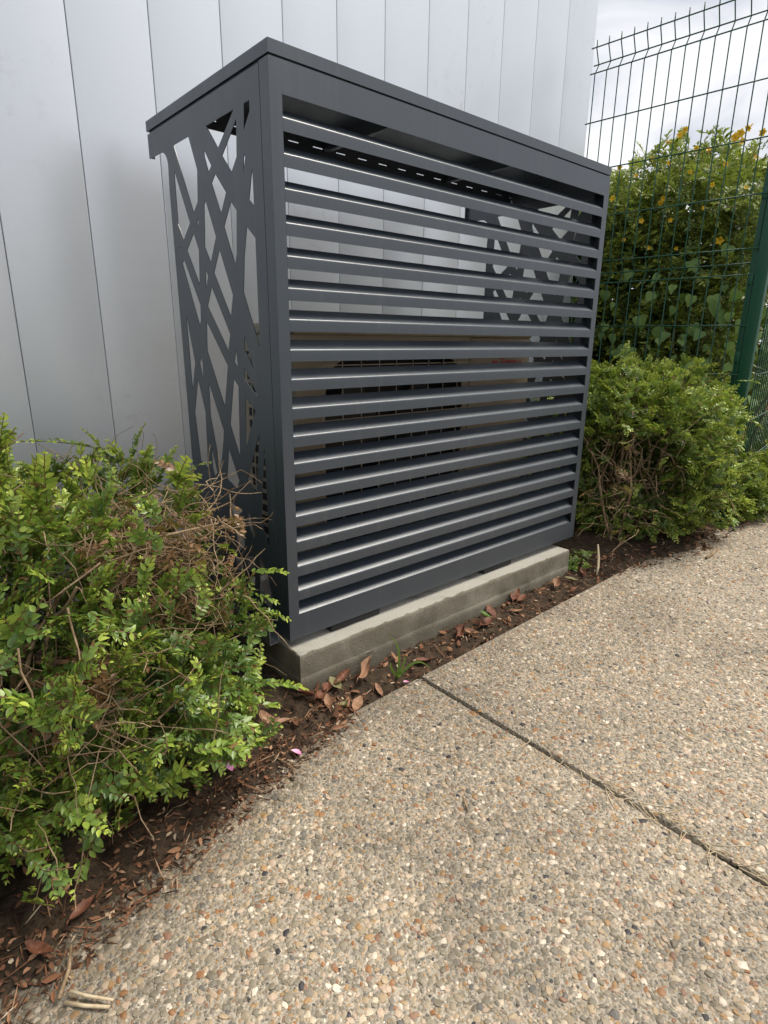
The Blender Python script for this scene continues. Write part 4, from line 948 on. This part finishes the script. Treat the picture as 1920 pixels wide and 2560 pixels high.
DL = [  # x, y, length, width, curl, fold, twist, yaw, tilt(x,y), dz, material, label
 (-0.008, -0.058, .070, .030, .5, .9, 1.2, 0.4, (.5, .2), .012, M_DRY1, 'rust brown curled leaf at the near corner of the concrete plinth'),
 (0.020, -0.088, .062, .026, .4, .5, .6, -1.2, (-.2, .4), .010, M_DRY1, 'small rust leaf just right of the curled leaf at the plinth corner'),
 (0.050, -0.070, .055, .030, .3, .6, .4, 2.2, (.3, -.3), .014, M_DRY1, 'rust leaf between the plinth corner and the dull green leaf'),
 (0.022, -0.118, .058, .022, .3, .5, .3, -0.5, (.4, .1), .008, M_DRY2, 'slim tan leaf hanging towards the paving, nearest the dark soil patch'),
 (0.085, -0.150, .070, .030, .12, .25, .1, -0.95, (.05, .25), .012, M_DRY2, 'flat pinkish tan leaf lying on the edge of the paving'),
 (0.058, -0.140, .040, .030, .7, .8, .9, 1.9, (.2, .5), .008, M_DRY3, 'crumpled olive leaf on the soil beside the flat tan leaf'),
 (0.085, -0.060, .050, .036, .2, .3, .2, 0.2, (.8, .1), .022, M_DRY3, 'dull green leaf standing up against the plinth among brown leaves'),
 (0.112, -0.052, .085, .024, .25, .8, .5, -1.25, (.1, .5), .016, M_DRY1, 'long dark red-brown leaf lying along the foot of the plinth'),
 (0.172, -0.066, .105, .030, .45, .9, 2.2, -1.05, (.35, .5), .026, M_DRY2, 'twisted tan leaf with a pale edge leaning on the plinth'),
 (0.172, -0.128, .058, .018, .15, .4, .2, -0.35, (.3, .1), .010, M_DRY2, 'slim orange-tan leaf pointing at the paving joint'),
 (0.345, -0.115, .060, .026, .3, .6, .6, 1.2, (.2, .2), .006, M_DRY1, 'rust leaf just right of the grass weed by the plinth'),
 (0.520, -0.085, .075, .030, .5, .9, 1.5, -1.2, (.3, .3), .010, M_DRY1, 'heap-curled red-brown leaf against the middle of the plinth'),
 (0.555, -0.100, .055, .024, .4, .6, .8, 0.5, (.3, -.3), .012, M_DRY2, 'tan leaf beside the heap-curled leaf at the middle of the plinth'),
 (0.632, -0.092, .085, .034, .2, .4, .3, -1.45, (.05, .3), .012, M_DRY1, 'flat brown leaf under the small green leaf by the plinth'),
 (0.690, -0.062, .065, .036, .15, .25, .2, -0.3, (.75, .2), .026, M_DRY1, 'broad brown leaf propped upright on the plinth'),
 (0.830, -0.048, .080, .040, .2, .35, .2, -1.1, (.5, .3), .026, M_DRY1, 'largest red-brown leaf, lying on another against the plinth'),
 (0.845, -0.065, .070, .034, .2, .35, .2, -1.4, (.1, .1), .008, M_DRY1, 'brown leaf lying underneath the largest red-brown leaf'),
 (0.770, -0.105, .050, .024, .2, .3, .2, 1.4, (.1, .2), .010, M_DRY2, 'small pale tan leaf on the soil in front of the upright leaf'),
 (1.020, -0.078, .070, .034, .5, .8, .9, -1.2, (.3, .3), .014, M_DRY2, 'curled pale tan leaf near the right end of the plinth'),
 (1.105, -0.090, .060, .030, .3, .5, .4, 0.6, (.3, .1), .010, M_DRY3, 'olive dry leaf near the right end of the plinth'),
 (1.180, -0.085, .060, .028, .4, .6, .6, -0.8, (.4, .3), .012, M_DRY1, 'rust leaf just right of the olive leaf at the plinth end'),
 (1.230, -0.075, .060, .030, .4, .7, .8, 0.9, (.6, .1), .020, M_DRY2, 'tan leaf standing beyond the right end of the plinth'),
 (-0.135, -0.110, .065, .036, .4, .5, .5, 0.3, (.6, .2), .030, M_DRY2, 'tan leaf heap under the right edge of the left bush'),
 (-0.105, -0.122, .060, .026, .4, .7, .8, 1.3, (.3, .2), .016, M_DRY2, 'tan leaf beside the leaf heap under the left bush'),
 (-0.560, -0.290, .050, .020, .2, .4, .4, -1.2, (.1, .1), .012, M_DRY1, 'dark red-brown leaf on the soil below the left bush'),
 (-0.625, -0.320, .055, .022, .3, .4, .3, 0.6, (.1, .1), .010, M_DRY1, 'short red-brown leaf at the lower left, nearest the photo corner'),
]
for (x, y, Ln, wd, cu_, fo, tw, yaw, tl, dz, mt, lb) in DL:
    Ln *= 0.82; wd *= 0.82
    V, F = dry_leaf(Ln, wd, cu_, fo * 1.3, tw, int(x * 1000) % 17); me = mesh_py('fallen_leaf', V, F, mt, True)
    o = put('fallen_leaf', me, label=lb, cat='leaf', group='dry leaves fallen on the soil')
    o.location = (x, y, surf_z(x, y) + dz * 0.7); o.rotation_euler = (tl[0] * 0.55, tl[1] * 0.8, yaw)
# small fresh green leaf
V, F = dry_leaf(0.034, 0.026, 0.2, 0.4, 0.2, 3); me = mesh_py('fallen_leaf', V, F, M_GRASS, True)
o = put('fallen_leaf', me, label='small fresh green leaf on top of a brown leaf by the plinth', cat='leaf'); o.location = (0.628, -0.088, surf_z(0.628, -0.088) + 0.034); o.rotation_euler = (0.4, 0.2, 0.5)
for x, y, lb, yw in ((-0.115, -0.215, 'pink petal at the edge of the dark soil patch', 0.8), (0.250, -0.160, 'pink petal at the end of the paving joint', 1.6), (-0.250, -0.172, 'pink petal under the front edge of the left bush', 0.2)):
    lv, lf = leaf_vf(0.024, 0.017, 0.5, -0.25, True)
    me = mesh_tris('petal', lv, lf, M_PINK, True, tint=np.clip(lv[:, 1] / 0.024 * 0.9 + 0.1, 0, 1))
    o = put('petal', me, label=lb, cat='petal'); o.location = (x, y, surf_z(x, y) + 0.006); o.rotation_euler = (0.15, 0.2, yw)
def stick(pts, r, label, mat=M_STICK, name='stick'):
    P_ = [Vector((x, y, surf_z(x, y) + dz)) for x, y, dz in pts]; b_ = P_[0].copy()
    mb = MB().tube([p - b_ for p in P_], r, 7); me = mesh_py(name, mb.v, mb.f, mat, True)
    put(name, me, label=label, cat='stick', loc=b_)
stick([(-0.606, -0.400, .010), (-0.590, -0.420, .008), (-0.566, -0.448, .008)], [.0024, .0022, .0018], 'upper of two pale sticks crossing at the bottom left paving edge')
stick([(-0.614, -0.407, .005), (-0.596, -0.428, .005), (-0.572, -0.452, .006)], [.0026, .0024, .0022], 'lower of two pale sticks crossing at the bottom left paving edge')
stick([(-0.620, -0.402, .012), (-0.600, -0.372, .014), (-0.588, -0.335, .012)], [.0028, .0026, .0016], 'orange-brown stick leaning from the dark soil at bottom left', M_BARK)
stick([(0.545, -0.742, .005), (0.540, -0.718, .007), (0.548, -0.690, .006)], [.0014, .0018, .0016], 'thin pale stick lying alone on the right-hand paving')
stick([(1.66, -0.325, .006), (1.71, -0.326, .007), (1.78, -0.318, .006)], [.005, .006, .004], 'short dark stick on the far paving', M_BARK)
stick([(1.225, -0.118, .008), (1.245, -0.110, .03), (1.275, -0.092, .045), (1.30, -0.07, .075)], [.0035, .0045, .0045, .003], 'bent pale stick poking up past the right end of the plinth')
stick([(-0.165, -0.195, .006), (-0.155, -0.220, .01), (-0.150, -0.245, .006)], [.002, .002, .0014], 'brown stick on the soil beside the pink petal', M_BARK)
stick([(0.03, -0.545, .004), (0.040, -0.528, .006), (0.052, -0.512, .004)], [.0012, .002, .0012], 'short brown twig on the middle of the paving', M_BARK)
# grass weed at the paving joint
gw = []; gf = []; gt = []; o_ = 0
def blade(base_, tip_, bow, wd):
    global o_
    n = 7; b0 = Vector(base_); t0 = Vector(tip_)
    side = (t0 - b0).cross(CAM_F).normalized()
    for i in range(n):
        t = i / (n - 1); p = b0.lerp(t0, t) + Vector(bow) * math.sin(math.pi * t * 0.9); w = wd * (1 - t ** 2) + 0.0004
        gw.append(p - side * w); gw.append(p + side * w); gt.extend([t, t])
    for i in range(n - 1):
        a = o_ + i * 2; gf.append((a, a + 1, a + 3)); gf.append((a, a + 3, a + 2))
    o_ += 2 * n
gb = Vector((0.245, -0.118, soil_z(0.245, -0.118)))
blade(gb, gb + Vector((-0.035, 0.005, 0.125)), (0.022, 0, 0.015), 0.0030)
blade(gb, gb + Vector((0.060, -0.055, 0.018)), (0.005, 0, 0.035), 0.0035)
blade(gb, gb + Vector((-0.020, 0.0, 0.050)), (-0.012, 0, 0.01), 0.0030)
blade(gb, gb + Vector((0.010, -0.01, 0.060)), (0.012, 0, 0.01), 0.0026)
blade(gb, gb + Vector((-0.012, -0.03, 0.016)), (0.0, 0, 0.008), 0.0030)
me = mesh_tris('grass_weed', np.array(gw), np.array(gf), M_GRASS, True, tint=np.array(gt))
put('grass_weed', me, label='lone grass weed growing between plinth and paving joint', cat='weed')
# straw along the joint
st = MB()
for _ in range(150):
    y = -0.50 - 0.70 * rng.random() ** 0.7; p = Vector((JOINT + rng.gauss(0, 0.006), y, pave(JOINT) + rng.uniform(0.0, 0.006)))
    a_ = rng.gauss(-1.57, 0.75) if rng.random() < 0.7 else rng.uniform(0, 6.28)
    pts = wander(rng, p, (math.cos(a_), math.sin(a_), 0.12), rng.uniform(0.015, 0.075), 4, 0.16, 0.06)
    pts = [Vector((q.x, q.y, max(q.z, pave(q.x) + 0.002))) for q in pts]
    st.tube(pts, [0.0008, 0.0008, 0.0007, 0.0006, 0.0003], 4, False)
put('dry_grass', mesh_py('dry_grass', st.v, st.f, M_STICK, True), label='dry straw-coloured grass caught in the paving joint', cat='dry grass', kind='stuff')
# green seedling patch at the far end of the plinth
sd = empty('creeping_weed', (1.25, -0.02, gz(1.25)), label='small creeping green weed at the right end of the plinth', cat='weed'); sb = Vector(sd.location); pl = []
for _ in range(26):
    p = Vector((1.235 + rng.gauss(0, 0.045), -0.015 + rng.gauss(0, 0.03), 0)); p.z = soil_z(p.x, p.y) + rng.uniform(0.0, 0.035)
    pl.append((rng.randrange(20), place_mat(p - sb, Vector((rng.gauss(0, 1), rng.gauss(0, 1), 0.4)), Vector((0, -0.2, 1)), rng.uniform(0.5, 0.75)), 0.05))
join_instances('foliage', SPR_MID, pl, M_BUSH, sd, kind='stuff')
